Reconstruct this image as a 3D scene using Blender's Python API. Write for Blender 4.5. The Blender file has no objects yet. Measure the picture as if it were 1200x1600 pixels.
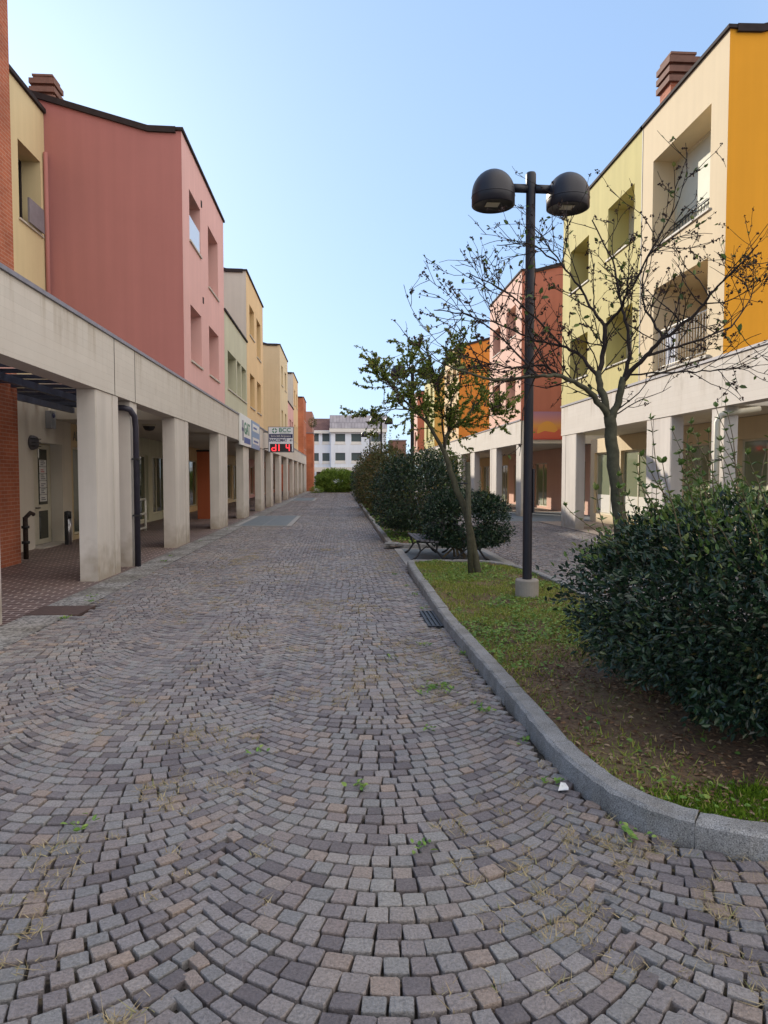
import bpy, math, random
import numpy as np
from mathutils import Vector

R = math.radians
random.seed(7)
rng = np.random.default_rng(11)
scene = bpy.context.scene
COL = scene.collection

# ------------------------------------------------------------------ camera, sky, sun, exposure
cam_d = bpy.data.cameras.new("camera")
cam_d.sensor_width = 36.0
cam_d.sensor_fit = 'AUTO'
cam_d.lens = 25.2
cam_d.clip_start = 0.05
cam_d.clip_end = 2000.0
cam = bpy.data.objects.new("camera", cam_d)
COL.objects.link(cam)
cam.location = (0, 0, 1.6)
cam.rotation_euler = (R(90 - 2.806), 0, R(-3.525))
scene.camera = cam

SUN_EL, SUN_AZ = R(20.5), R(29.4)
world = bpy.data.worlds.new("World")
scene.world = world
world.use_nodes = True
wn = world.node_tree.nodes
wn.clear()
sky = wn.new('ShaderNodeTexSky')
sky.sky_type = 'NISHITA'
sky.sun_disc = False
sky.sun_elevation = SUN_EL
sky.sun_rotation = -SUN_AZ
sky.air_density = 1.0
sky.dust_density = 1.0
sky.ozone_density = 1.6
bg = wn.new('ShaderNodeBackground')
bg.inputs['Strength'].default_value = 0.15
wo = wn.new('ShaderNodeOutputWorld')
gm = wn.new('ShaderNodeGamma')          # soft highlight roll-off of the whole sky, as the phone's tone curve gives
gm.inputs['Gamma'].default_value = 0.34
tint = wn.new('ShaderNodeMix'); tint.data_type = 'RGBA'; tint.blend_type = 'MULTIPLY'; tint.inputs[0].default_value = 1.0
tint.inputs[7].default_value = (0.88, 1.17, 1.60, 1)
world.node_tree.links.new(sky.outputs[0], gm.inputs[0])
world.node_tree.links.new(gm.outputs[0], tint.inputs[6])
# fill glow added to the sky half behind the viewer, brightens shaded surfaces
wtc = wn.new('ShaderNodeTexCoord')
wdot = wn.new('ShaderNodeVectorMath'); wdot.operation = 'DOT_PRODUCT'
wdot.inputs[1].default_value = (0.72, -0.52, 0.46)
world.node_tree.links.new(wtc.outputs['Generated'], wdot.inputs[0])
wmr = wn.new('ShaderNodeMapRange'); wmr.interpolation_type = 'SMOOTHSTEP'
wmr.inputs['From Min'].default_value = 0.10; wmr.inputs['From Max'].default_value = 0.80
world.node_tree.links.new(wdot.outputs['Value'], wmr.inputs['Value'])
fill_glow_mix = wn.new('ShaderNodeMix'); fill_glow_mix.data_type = 'RGBA'
fill_glow_mix.inputs[7].default_value = (4.9, 4.65, 4.45, 1)
world.node_tree.links.new(wmr.outputs[0], fill_glow_mix.inputs[0])
world.node_tree.links.new(tint.outputs[2], fill_glow_mix.inputs[6])
world.node_tree.links.new(fill_glow_mix.outputs[2], bg.inputs[0])
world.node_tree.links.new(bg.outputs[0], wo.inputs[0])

sun_d = bpy.data.lights.new("sun", 'SUN')
sun_d.energy = 2.4
sun_d.angle = R(0.5)
sun_d.color = (1.0, 0.90, 0.76)
sun = bpy.data.objects.new("sun", sun_d)
COL.objects.link(sun)
sdir = Vector((math.sin(SUN_AZ) * math.cos(SUN_EL), -math.cos(SUN_AZ) * math.cos(SUN_EL), -math.sin(SUN_EL)))
sun.rotation_euler = sdir.to_track_quat('-Z', 'Y').to_euler()
sun.location = (-20, 30, 30)

scene.view_settings.view_transform = 'Standard'
scene.view_settings.look = 'None'
scene.view_settings.exposure = 1.38
scene.view_settings.gamma = 1.0
scene.render.engine = 'CYCLES'
scene.cycles.use_denoising = True
scene.cycles.max_bounces = 8
scene.cycles.diffuse_bounces = 4
scene.cycles.caustics_reflective = False
scene.cycles.caustics_refractive = False

# ------------------------------------------------------------------ helpers
ORI = {}


def tag(o, label=None, cat=None, group=None, kind=None):
    if label: o['label'] = label
    if cat: o['category'] = cat
    if group: o['group'] = group
    if kind: o['kind'] = kind
    return o


def thing(name, label, cat, loc=(0, 0, 0), group=None):
    o = bpy.data.objects.new(name, None)
    o.empty_display_size = 0.2
    o.location = loc
    COL.objects.link(o)
    ORI[o.name] = Vector(loc)
    return tag(o, label, cat, group)


def link_mesh(name, me, parent=None, at=None):
    o = bpy.data.objects.new(name, me)
    COL.objects.link(o)
    if parent is not None:
        o.parent = parent
        ORI[o.name] = ORI[parent.name]
    else:
        ORI[o.name] = Vector((0, 0, 0))
    return o


class MB:
    def __init__(s):
        s.v = []; s.f = []; s.m = []; s.mi = 0; s.sm = False; s.s = []

    def face(s, pts):
        n = len(s.v)
        s.v += [tuple(p) for p in pts]
        s.f.append(tuple(range(n, n + len(pts)))); s.m.append(s.mi); s.s.append(s.sm)

    def box(s, a, b):
        x0, y0, z0 = [min(a[i], b[i]) for i in range(3)]
        x1, y1, z1 = [max(a[i], b[i]) for i in range(3)]
        n = len(s.v)
        s.v += [(x0, y0, z0), (x1, y0, z0), (x1, y1, z0), (x0, y1, z0), (x0, y0, z1), (x1, y0, z1), (x1, y1, z1), (x0, y1, z1)]
        for q in ((0, 3, 2, 1), (4, 5, 6, 7), (0, 1, 5, 4), (1, 2, 6, 5), (2, 3, 7, 6), (3, 0, 4, 7)):
            s.f.append(tuple(n + i for i in q)); s.m.append(s.mi); s.s.append(False)
        return s

    def tube(s, pts, rad, n=8, cap=True, smooth=True):
        pts = [Vector(p) for p in pts]
        k = len(pts)
        rads = rad if isinstance(rad, (list, tuple)) else [rad] * k
        base = len(s.v)
        ref = None
        for i, p in enumerate(pts):
            d = (pts[min(i + 1, k - 1)] - pts[max(i - 1, 0)])
            if d.length < 1e-9: d = Vector((0, 0, 1))
            d.normalize()
            if ref is None:
                ref = d.orthogonal().normalized()
            else:
                ref = (ref - d * ref.dot(d))
                if ref.length < 1e-6: ref = d.orthogonal()
                ref.normalize()
            w = d.cross(ref)
            for j in range(n):
                a = 2 * math.pi * j / n
                q = p + (ref * math.cos(a) + w * math.sin(a)) * rads[i]
                s.v.append(tuple(q))
        for i in range(k - 1):
            for j in range(n):
                a = base + i * n + j; b = base + i * n + (j + 1) % n
                s.f.append((a, b, b + n, a + n)); s.m.append(s.mi); s.s.append(smooth)
        if cap:
            s.f.append(tuple(base + j for j in range(n))[::-1]); s.m.append(s.mi); s.s.append(False)
            s.f.append(tuple(base + (k - 1) * n + j for j in range(n))); s.m.append(s.mi); s.s.append(False)
        return s

    def lathe(s, prof, c=(0, 0, 0), n=28, smooth=True):
        base = len(s.v)
        for (r, z) in prof:
            for j in range(n):
                a = 2 * math.pi * j / n
                s.v.append((c[0] + r * math.cos(a), c[1] + r * math.sin(a), c[2] + z))
        for i in range(len(prof) - 1):
            for j in range(n):
                a = base + i * n + j; b = base + i * n + (j + 1) % n
                s.f.append((a, b, b + n, a + n)); s.m.append(s.mi); s.s.append(smooth)
        return s

    def build(s, name, mats, parent=None):
        me = bpy.data.meshes.new(name)
        o3 = ORI[parent.name] if parent is not None else Vector((0, 0, 0))
        me.from_pydata([(p[0] - o3.x, p[1] - o3.y, p[2] - o3.z) for p in s.v], [], s.f)
        for m in (mats if isinstance(mats, (list, tuple)) else [mats]): me.materials.append(m)
        me.polygons.foreach_set('material_index', s.m)
        me.polygons.foreach_set('use_smooth', s.s)
        me.update()
        return link_mesh(name, me, parent)


def np_mesh(name, verts, faces, mat, parent=None, smooth=False):
    """faces: (M,k) int array"""
    verts = np.asarray(verts, dtype=np.float32)
    faces = np.asarray(faces, dtype=np.int32)
    if parent is not None:
        o3 = ORI[parent.name]
        verts = verts - np.array([o3.x, o3.y, o3.z], dtype=np.float32)
    me = bpy.data.meshes.new(name)
    m, k = faces.shape
    me.vertices.add(len(verts)); me.loops.add(m * k); me.polygons.add(m)
    me.vertices.foreach_set('co', verts.ravel())
    me.loops.foreach_set('vertex_index', faces.ravel())
    me.polygons.foreach_set('loop_start', np.arange(0, m * k, k, dtype=np.int32))
    me.polygons.foreach_set('loop_total', np.full(m, k, dtype=np.int32))
    me.polygons.foreach_set('use_smooth', np.full(m, smooth, dtype=bool))
    for mm in (mat if isinstance(mat, (list, tuple)) else [mat]): me.materials.append(mm)
    me.update(calc_edges=True)
    return link_mesh(name, me, parent)


def copy_tree(o, parent=None):
    c = o.copy(); COL.objects.link(c); c.parent = parent
    ORI[c.name] = ORI.get(o.name, Vector((0, 0, 0)))
    for ch in [x for x in o.children]: copy_tree(ch, c)
    return c


def text_mesh(txt, size, mat, origin, xdir, ydir, name, parent, depth=0.004, sx=1.0, align='CENTER', bold=0.0):
    cu = bpy.data.curves.new('txt', 'FONT')
    cu.body = txt; cu.size = size; cu.align_x = align; cu.align_y = 'CENTER'; cu.extrude = depth; cu.offset = bold
    to = bpy.data.objects.new('txt', cu)
    COL.objects.link(to)
    bpy.context.view_layer.update()
    dg = bpy.context.evaluated_depsgraph_get()
    me = bpy.data.meshes.new_from_object(to.evaluated_get(dg))
    bpy.data.objects.remove(to)
    xd = Vector(xdir).normalized(); yd = Vector(ydir).normalized(); zd = xd.cross(yd)
    o3 = ORI[parent.name]
    for v in me.vertices:
        p = Vector(origin) + xd * v.co.x * sx + yd * v.co.y + zd * v.co.z
        v.co = p - o3
    me.materials.clear(); me.materials.append(mat)
    return link_mesh(name, me, parent)


# ------------------------------------------------------------------ materials
def mat_new(name):
    m = bpy.data.materials.new(name); m.use_nodes = True
    nt = m.node_tree
    b = nt.nodes['Principled BSDF']
    return m, nt, b


def N(nt, t, **kw):
    n = nt.nodes.new(t)
    for k, v in kw.items(): setattr(n, k, v)
    return n


def ramp(nt, stops, interp='LINEAR'):
    r = N(nt, 'ShaderNodeValToRGB')
    r.color_ramp.interpolation = interp
    e = r.color_ramp.elements
    while len(e) > 1: e.remove(e[-1])
    e[0].position = stops[0][0]; e[0].color = (*stops[0][1], 1)
    for p, c in stops[1:]:
        x = e.new(p); x.color = (*c, 1)
    return r


def simple(name, rgb, rough=0.6, metal=0.0, spec=0.5, emit=None, es=0):
    m, nt, b = mat_new(name)
    b.inputs['Base Color'].default_value = (*rgb, 1)
    b.inputs['Roughness'].default_value = rough
    b.inputs['Metallic'].default_value = metal
    b.inputs['Specular IOR Level'].default_value = spec
    if emit:
        b.inputs['Emission Color'].default_value = (*emit, 1)
        b.inputs['Emission Strength'].default_value = es
    return m


def worn(name, rgb, var=0.12, scale=2.0, rough=0.7, bump=0.1, bscale=60, metal=0, spec=0.3):
    """flat colour with soft blotches and fine grain"""
    m, nt, b = mat_new(name)
    L = nt.links.new
    tc = N(nt, 'ShaderNodeTexCoord')
    n1 = N(nt, 'ShaderNodeTexNoise'); n1.inputs['Scale'].default_value = scale; n1.inputs['Detail'].default_value = 6; n1.inputs['Roughness'].default_value = 0.65
    L(tc.outputs['Object'], n1.inputs['Vector'])
    lo = tuple(c * (1 - var) for c in rgb); hi = tuple(min(1, c * (1 + var)) for c in rgb)
    r = ramp(nt, [(0.3, lo), (0.7, hi)])
    L(n1.outputs['Fac'], r.inputs[0]); L(r.outputs[0], b.inputs['Base Color'])
    b.inputs['Roughness'].default_value = rough
    b.inputs['Metallic'].default_value = metal
    b.inputs['Specular IOR Level'].default_value = spec
    if bump:
        n2 = N(nt, 'ShaderNodeTexNoise'); n2.inputs['Scale'].default_value = bscale; n2.inputs['Detail'].default_value = 3
        L(tc.outputs['Object'], n2.inputs['Vector'])
        bp = N(nt, 'ShaderNodeBump'); bp.inputs['Strength'].default_value = bump; bp.inputs['Distance'].default_value = 0.01
        L(n2.outputs['Fac'], bp.inputs['Height']); L(bp.outputs[0], b.inputs['Normal'])
    return m


def plaster(name, rgb, streak=0.10):
    """painted render: blotches + faint vertical rain streaks"""
    m, nt, b = mat_new(name)
    L = nt.links.new
    tc = N(nt, 'ShaderNodeTexCoord')
    n1 = N(nt, 'ShaderNodeTexNoise'); n1.inputs['Scale'].default_value = 0.9; n1.inputs['Detail'].default_value = 7; n1.inputs['Roughness'].default_value = 0.6
    L(tc.outputs['Object'], n1.inputs['Vector'])
    mp = N(nt, 'ShaderNodeMapping'); mp.inputs['Scale'].default_value = (5, 5, 0.25)
    L(tc.outputs['Object'], mp.inputs['Vector'])
    n2 = N(nt, 'ShaderNodeTexNoise'); n2.inputs['Scale'].default_value = 1.0; n2.inputs['Detail'].default_value = 4
    L(mp.outputs[0], n2.inputs['Vector'])
    mx = N(nt, 'ShaderNodeMath', operation='MULTIPLY_ADD'); mx.inputs[1].default_value = 0.55
    L(n2.outputs['Fac'], mx.inputs[0])
    sc = N(nt, 'ShaderNodeMath', operation='MULTIPLY'); sc.inputs[1].default_value = 0.45
    L(n1.outputs['Fac'], sc.inputs[0]); L(sc.outputs[0], mx.inputs[2])
    lo = tuple(c * (1 - streak) for c in rgb); hi = tuple(min(1, c * (1 + streak * 0.6)) for c in rgb)
    r = ramp(nt, [(0.36, lo), (0.64, hi)])
    L(mx.outputs[0], r.inputs[0]); L(r.outputs[0], b.inputs['Base Color'])
    b.inputs['Roughness'].default_value = 0.85
    b.inputs['Specular IOR Level'].default_value = 0.2
    n3 = N(nt, 'ShaderNodeTexNoise'); n3.inputs['Scale'].default_value = 90
    L(tc.outputs['Object'], n3.inputs['Vector'])
    bp = N(nt, 'ShaderNodeBump'); bp.inputs['Strength'].default_value = 0.15; bp.inputs['Distance'].default_value = 0.01
    L(n3.outputs['Fac'], bp.inputs['Height']); L(bp.outputs[0], b.inputs['Normal'])
    return m


def wall_uv(nt):
    """(x+y, z) coordinates for axis-aligned walls"""
    L = nt.links.new
    tc = N(nt, 'ShaderNodeTexCoord')
    sp = N(nt, 'ShaderNodeSeparateXYZ'); L(tc.outputs['Object'], sp.inputs[0])
    ad = N(nt, 'ShaderNodeMath', operation='ADD'); L(sp.outputs[0], ad.inputs[0]); L(sp.outputs[1], ad.inputs[1])
    cb = N(nt, 'ShaderNodeCombineXYZ'); L(ad.outputs[0], cb.inputs[0]); L(sp.outputs[2], cb.inputs[1])
    return tc, cb


def concrete(name, rgb):
    """board-marked fair-faced concrete with rain stains"""
    m, nt, b = mat_new(name)
    L = nt.links.new
    tc, cb = wall_uv(nt)
    br = N(nt, 'ShaderNodeTexBrick'); br.offset = 0.37
    br.inputs['Scale'].default_value = 1.0; br.inputs['Brick Width'].default_value = 2.1; br.inputs['Row Height'].default_value = 0.115
    br.inputs['Mortar Size'].default_value = 0.0025
    br.inputs['Color1'].default_value = (*rgb, 1); br.inputs['Color2'].default_value = (*[c * 0.955 for c in rgb], 1)
    br.inputs['Mortar'].default_value = (*[c * 0.88 for c in rgb], 1)
    L(cb.outputs[0], br.inputs['Vector'])
    mp = N(nt, 'ShaderNodeMapping'); mp.inputs['Scale'].default_value = (1.6, 1.6, 0.8); L(tc.outputs['Object'], mp.inputs['Vector'])
    n2 = N(nt, 'ShaderNodeTexNoise'); n2.inputs['Scale'].default_value = 1.0; n2.inputs['Detail'].default_value = 8; n2.inputs['Roughness'].default_value = 0.7
    L(mp.outputs[0], n2.inputs['Vector'])
    r = ramp(nt, [(0.26, (0.66, 0.63, 0.58)), (0.42, (.96, .95, .94)), (0.6, (1, 1, 1)), (0.75, (1.05, 1.05, 1.05))])
    L(n2.outputs['Fac'], r.inputs[0])
    mx = N(nt, 'ShaderNodeMix', data_type='RGBA', blend_type='MULTIPLY'); mx.inputs[0].default_value = 0.8
    L(br.outputs['Color'], mx.inputs[6]); L(r.outputs[0], mx.inputs[7])
    mp3 = N(nt, 'ShaderNodeMapping'); mp3.inputs['Scale'].default_value = (5, 5, 0.4); L(tc.outputs['Object'], mp3.inputs['Vector'])
    n5 = N(nt, 'ShaderNodeTexNoise'); n5.inputs['Scale'].default_value = 1.0; n5.inputs['Detail'].default_value = 6; n5.inputs['Roughness'].default_value = 0.65; L(mp3.outputs[0], n5.inputs['Vector'])
    st_ = N(nt, 'ShaderNodeMapRange'); st_.inputs['From Min'].default_value = 0.50; st_.inputs['From Max'].default_value = 0.72; L(n5.outputs['Fac'], st_.inputs['Value'])
    spz = N(nt, 'ShaderNodeSeparateXYZ'); L(tc.outputs['Object'], spz.inputs[0])
    zr = N(nt, 'ShaderNodeMapRange'); zr.inputs['From Min'].default_value = 3.15; zr.inputs['From Max'].default_value = 3.84; L(spz.outputs[2], zr.inputs['Value'])
    ml = N(nt, 'ShaderNodeMath', operation='MULTIPLY'); L(st_.outputs[0], ml.inputs[0]); L(zr.outputs[0], ml.inputs[1])
    mx2 = N(nt, 'ShaderNodeMix', data_type='RGBA', blend_type='MULTIPLY'); mx2.inputs[7].default_value = (.68, .63, .55, 1)
    L(ml.outputs[0], mx2.inputs[0]); L(mx.outputs[2], mx2.inputs[6]); L(mx2.outputs[2], b.inputs['Base Color'])
    b.inputs['Roughness'].default_value = 0.85; b.inputs['Specular IOR Level'].default_value = 0.25
    n3 = N(nt, 'ShaderNodeTexNoise'); n3.inputs['Scale'].default_value = 45; n3.inputs['Detail'].default_value = 5
    L(tc.outputs['Object'], n3.inputs['Vector'])
    ad = N(nt, 'ShaderNodeMath', operation='MULTIPLY_ADD'); ad.inputs[1].default_value = 0.4
    L(n3.outputs['Fac'], ad.inputs[0])
    iv = N(nt, 'ShaderNodeMath', operation='SUBTRACT'); iv.inputs[0].default_value = 1; L(br.outputs['Fac'], iv.inputs[1]); L(iv.outputs[0], ad.inputs[2])
    bp = N(nt, 'ShaderNodeBump'); bp.inputs['Strength'].default_value = 0.35; bp.inputs['Distance'].default_value = 0.008
    L(ad.outputs[0], bp.inputs['Height']); L(bp.outputs[0], b.inputs['Normal'])
    return m


def brick(name, c1, c2, mortar, w=0.25, h=0.065, horiz=False, mort=0.010, rough=0.85):
    m, nt, b = mat_new(name)
    L = nt.links.new
    if horiz:
        tc = N(nt, 'ShaderNodeTexCoord'); vec = tc.outputs['Object']
    else:
        tc, cb = wall_uv(nt); vec = cb.outputs[0]
    br = N(nt, 'ShaderNodeTexBrick')
    br.inputs['Scale'].default_value = 1.0; br.inputs['Brick Width'].default_value = w; br.inputs['Row Height'].default_value = h
    br.inputs['Mortar Size'].default_value = mort; br.inputs['Mortar Smooth'].default_value = 0.2; br.inputs['Bias'].default_value = 0.0
    br.inputs['Color1'].default_value = (*c1, 1); br.inputs['Color2'].default_value = (*c2, 1); br.inputs['Mortar'].default_value = (*mortar, 1)
    L(vec, br.inputs['Vector'])
    n2 = N(nt, 'ShaderNodeTexNoise'); n2.inputs['Scale'].default_value = 1.3; n2.inputs['Detail'].default_value = 7
    L(tc.outputs['Object'], n2.inputs['Vector'])
    r = ramp(nt, [(0.3, (0.72, 0.7, 0.7)), (0.7, (1.1, 1.08, 1.05))]); L(n2.outputs['Fac'], r.inputs[0])
    mx = N(nt, 'ShaderNodeMix', data_type='RGBA', blend_type='MULTIPLY'); mx.inputs[0].default_value = 1
    L(br.outputs['Color'], mx.inputs[6]); L(r.outputs[0], mx.inputs[7]); L(mx.outputs[2], b.inputs['Base Color'])
    b.inputs['Roughness'].default_value = rough; b.inputs['Specular IOR Level'].default_value = 0.25
    iv = N(nt, 'ShaderNodeMath', operation='SUBTRACT'); iv.inputs[0].default_value = 1; L(br.outputs['Fac'], iv.inputs[1])
    bp = N(nt, 'ShaderNodeBump'); bp.inputs['Strength'].default_value = 0.5; bp.inputs['Distance'].default_value = 0.006
    L(iv.outputs[0], bp.inputs['Height']); L(bp.outputs[0], b.inputs['Normal'])
    return m


def island(name, stops, rough=0.7, spec=0.4, noise=0.25, nscale=25, bump=0.3, transl=0.0, tcol=None):
    """colour picked at random for every separate piece of the mesh"""
    m, nt, b = mat_new(name)
    L = nt.links.new
    g = N(nt, 'ShaderNodeNewGeometry')
    r = ramp(nt, stops); L(g.outputs['Random Per Island'], r.inputs[0])
    col = r.outputs[0]
    tc = N(nt, 'ShaderNodeTexCoord')
    if noise:
        n = N(nt, 'ShaderNodeTexNoise'); n.inputs['Scale'].default_value = nscale; n.inputs['Detail'].default_value = 5; n.inputs['Roughness'].default_value = 0.7
        L(tc.outputs['Object'], n.inputs['Vector'])
        r2 = ramp(nt, [(0.25, (1 - noise,) * 3), (0.75, (1 + noise,) * 3)]); L(n.outputs['Fac'], r2.inputs[0])
        mx = N(nt, 'ShaderNodeMix', data_type='RGBA', blend_type='MULTIPLY'); mx.inputs[0].default_value = 1
        L(col, mx.inputs[6]); L(r2.outputs[0], mx.inputs[7]); col = mx.outputs[2]
        if bump:
            bp = N(nt, 'ShaderNodeBump'); bp.inputs['Strength'].default_value = bump; bp.inputs['Distance'].default_value = 0.01
            L(n.outputs['Fac'], bp.inputs['Height']); L(bp.outputs[0], b.inputs['Normal'])
    L(col, b.inputs['Base Color'])
    b.inputs['Roughness'].default_value = rough; b.inputs['Specular IOR Level'].default_value = spec
    if transl:
        t = N(nt, 'ShaderNodeBsdfTranslucent'); L(col, t.inputs[0])
        ms = N(nt, 'ShaderNodeMixShader'); ms.inputs[0].default_value = transl
        L(b.outputs[0], ms.inputs[1]); L(t.outputs[0], ms.inputs[2])
        L(ms.outputs[0], nt.nodes['Material Output'].inputs[0])
    return m


def glass_dark(name, rgb=(0.02, 0.028, 0.02), rough=0.03):
    m, nt, b = mat_new(name)
    b.inputs['Base Color'].default_value = (*rgb, 1)
    b.inputs['Roughness'].default_value = rough
    b.inputs['IOR'].default_value = 1.5
    b.inputs['Specular IOR Level'].default_value = 0.8
    return m


M = {}
M['concreteL'] = concrete('concrete_left', (0.62, 0.575, 0.515))
M['concrete'] = M['concreteL']
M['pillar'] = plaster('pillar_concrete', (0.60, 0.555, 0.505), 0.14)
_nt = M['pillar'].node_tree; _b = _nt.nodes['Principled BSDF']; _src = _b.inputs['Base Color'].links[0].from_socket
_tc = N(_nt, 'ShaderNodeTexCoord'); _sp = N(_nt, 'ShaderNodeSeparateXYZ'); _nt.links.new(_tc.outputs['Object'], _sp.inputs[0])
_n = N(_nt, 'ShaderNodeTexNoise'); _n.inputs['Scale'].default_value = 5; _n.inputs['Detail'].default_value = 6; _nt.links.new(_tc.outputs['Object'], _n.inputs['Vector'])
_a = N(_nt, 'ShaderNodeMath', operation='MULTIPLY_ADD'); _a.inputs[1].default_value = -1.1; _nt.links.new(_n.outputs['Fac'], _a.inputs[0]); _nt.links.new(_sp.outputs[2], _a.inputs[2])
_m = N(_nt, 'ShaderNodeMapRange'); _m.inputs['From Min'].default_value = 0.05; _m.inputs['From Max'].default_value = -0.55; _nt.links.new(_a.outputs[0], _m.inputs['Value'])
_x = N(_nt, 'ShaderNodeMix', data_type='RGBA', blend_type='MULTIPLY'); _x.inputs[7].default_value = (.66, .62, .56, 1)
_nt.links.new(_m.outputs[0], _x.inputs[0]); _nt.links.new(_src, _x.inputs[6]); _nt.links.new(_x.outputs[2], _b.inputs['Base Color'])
M['ceil'] = worn('ceiling_plaster', (0.60, 0.56, 0.48), 0.08, 1.5, 0.9)
M['trim'] = worn('dark_sheet_metal', (0.040, 0.032, 0.032), 0.2, 6, 0.8, 0.05, spec=0.1)
M['capmetal'] = worn('grey_sheet_metal', (0.22, 0.21, 0.24), 0.15, 5, 0.45, 0.05)
M['roof'] = worn('roof_tiles', (0.16, 0.10, 0.08), 0.25, 3, 0.85, 0.4, 20)
M['glass'] = glass_dark('window_glass')
M['shopglass'] = glass_dark('shop_glass', (0.085, 0.10, 0.06), 0.04)
M['shopglass_pale'] = glass_dark('pale_shop_glass', (0.24, 0.27, 0.18), 0.05)
M['frame'] = worn('cream_window_frame', (0.62, 0.58, 0.46), 0.06, 8, 0.45, 0)
M['white'] = worn('white_paint', (0.72, 0.70, 0.64), 0.05, 8, 0.4, 0)
M['sill'] = worn('stone_sill', (0.50, 0.46, 0.40), 0.12, 8, 0.7)
M['blind'] = worn('roller_blind', (0.60, 0.60, 0.48), 0.04, 4, 0.7, 0)
M['iron'] = simple('black_iron', (0.02, 0.02, 0.022), 0.5)
M['pole'] = worn('aubergine_lamp_paint', (0.010, 0.009, 0.016), 0.1, 8, 0.45, 0.0, 200, spec=0.5)
M['pipe'] = worn('dark_pipe', (0.035, 0.033, 0.048), 0.2, 8, 0.4, 0.05)
M['brickred'] = brick('red_brick', (0.46, 0.145, 0.075), (0.39, 0.115, 0.06), (0.48, 0.24, 0.165), 0.25, 0.068)
M['brickfar'] = brick('orange_brick', (0.52, 0.17, 0.08), (0.46, 0.14, 0.065), (0.5, 0.24, 0.15), 0.25, 0.068)
M['paver'] = brick('brown_pavers', (0.135, 0.088, 0.080), (0.10, 0.070, 0.066), (0.50, 0.43, 0.40), 0.24, 0.12, True, 0.010, 0.55)
M['pink'] = plaster('pink_plaster', (0.7, 0.42, 0.39), 0.065)
M['red'] = plaster('dusty_red_plaster', (.42, .180, .165), 0.065)
M['cream'] = plaster('cream_yellow_plaster', (0.66, 0.53, 0.33), 0.065)
M['yellowL'] = plaster('straw_yellow_plaster', (0.66, 0.55, 0.33), 0.08)
M['greygreen'] = plaster('grey_green_plaster', (0.54, 0.53, 0.4), 0.10)
M['greywall'] = plaster('grey_plaster', (0.56, 0.52, 0.46), 0.08)
M['ochre'] = plaster('ochre_plaster', (0.72, 0.52, 0.29), 0.08)
M['beige'] = plaster('beige_plaster', (0.56, 0.44, 0.29), 0.08)
M['beigelt'] = plaster('light_beige_plaster', (0.68, 0.56, 0.36), 0.08)
M['orange'] = plaster('orange_plaster', (.76, .335, .028), 0.05)
M['deeporange'] = plaster('deep_orange_plaster', (0.7, 0.27, 0.05), 0.08)
M['creamR'] = plaster('pale_cream_plaster', (0.66, 0.54, 0.36), 0.05)
M['limeR'] = plaster('lime_yellow_plaster', (.53, .465, .20), 0.08)
M['pinkR'] = plaster('salmon_plaster', (0.7, 0.44, 0.345), 0.06)
M['redR'] = plaster('brick_red_plaster', (0.43, 0.155, 0.105), 0.08)
M['mustard'] = plaster('mustard_plaster', (0.6, 0.42, 0.12), 0.08)
M['mauve'] = plaster('mauve_plaster', (0.44, 0.40, 0.44), 0.06)

# ------------------------------------------------------------------ houses of the two arcades
XL, XR = -3.65, 7.2
ZB0, ZB1 = 2.93, 3.84   # underside and top of the arcade beam


class Side:
    def __init__(s, x, sg): s.x = x; s.sg = sg
    def P(s, d, y, z): return (s.x + s.sg * d, y, z)


LEFT, RIGHT = Side(XL, -1), Side(XR, 1)


def sbox(mb, S, d0, d1, y0, y1, z0, z1):
    mb.box(S.P(d0, y0, z0), S.P(d1, y1, z1))


def pierced(mb, S, d, y0, y1, z0, z1, ops):
    """wall in a plane of constant depth with rectangular holes and their reveals; ops: (y0,y1,z0,z1,reveal)"""
    ys = sorted({y0, y1, *[o[0] for o in ops], *[o[1] for o in ops]})
    zs = sorted({z0, z1, *[o[2] for o in ops], *[o[3] for o in ops]})
    for i in range(len(ys) - 1):
        for j in range(len(zs) - 1):
            cy, cz = (ys[i] + ys[i + 1]) / 2, (zs[j] + zs[j + 1]) / 2
            if any(o[0] < cy < o[1] and o[2] < cz < o[3] for o in ops): continue
            mb.face([S.P(d, ys[i], zs[j]), S.P(d, ys[i + 1], zs[j]), S.P(d, ys[i + 1], zs[j + 1]), S.P(d, ys[i], zs[j + 1])])
    for (a, b, c, e, r) in ops:
        for q in (((a, c), (a, e)), ((b, e), (b, c)), ((a, e), (b, e)), ((b, c), (a, c))):
            (ya, za), (yb, zb) = q
            mb.face([S.P(d, ya, za), S.P(d, yb, zb), S.P(d + r, yb, zb), S.P(d + r, ya, za)])


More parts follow.
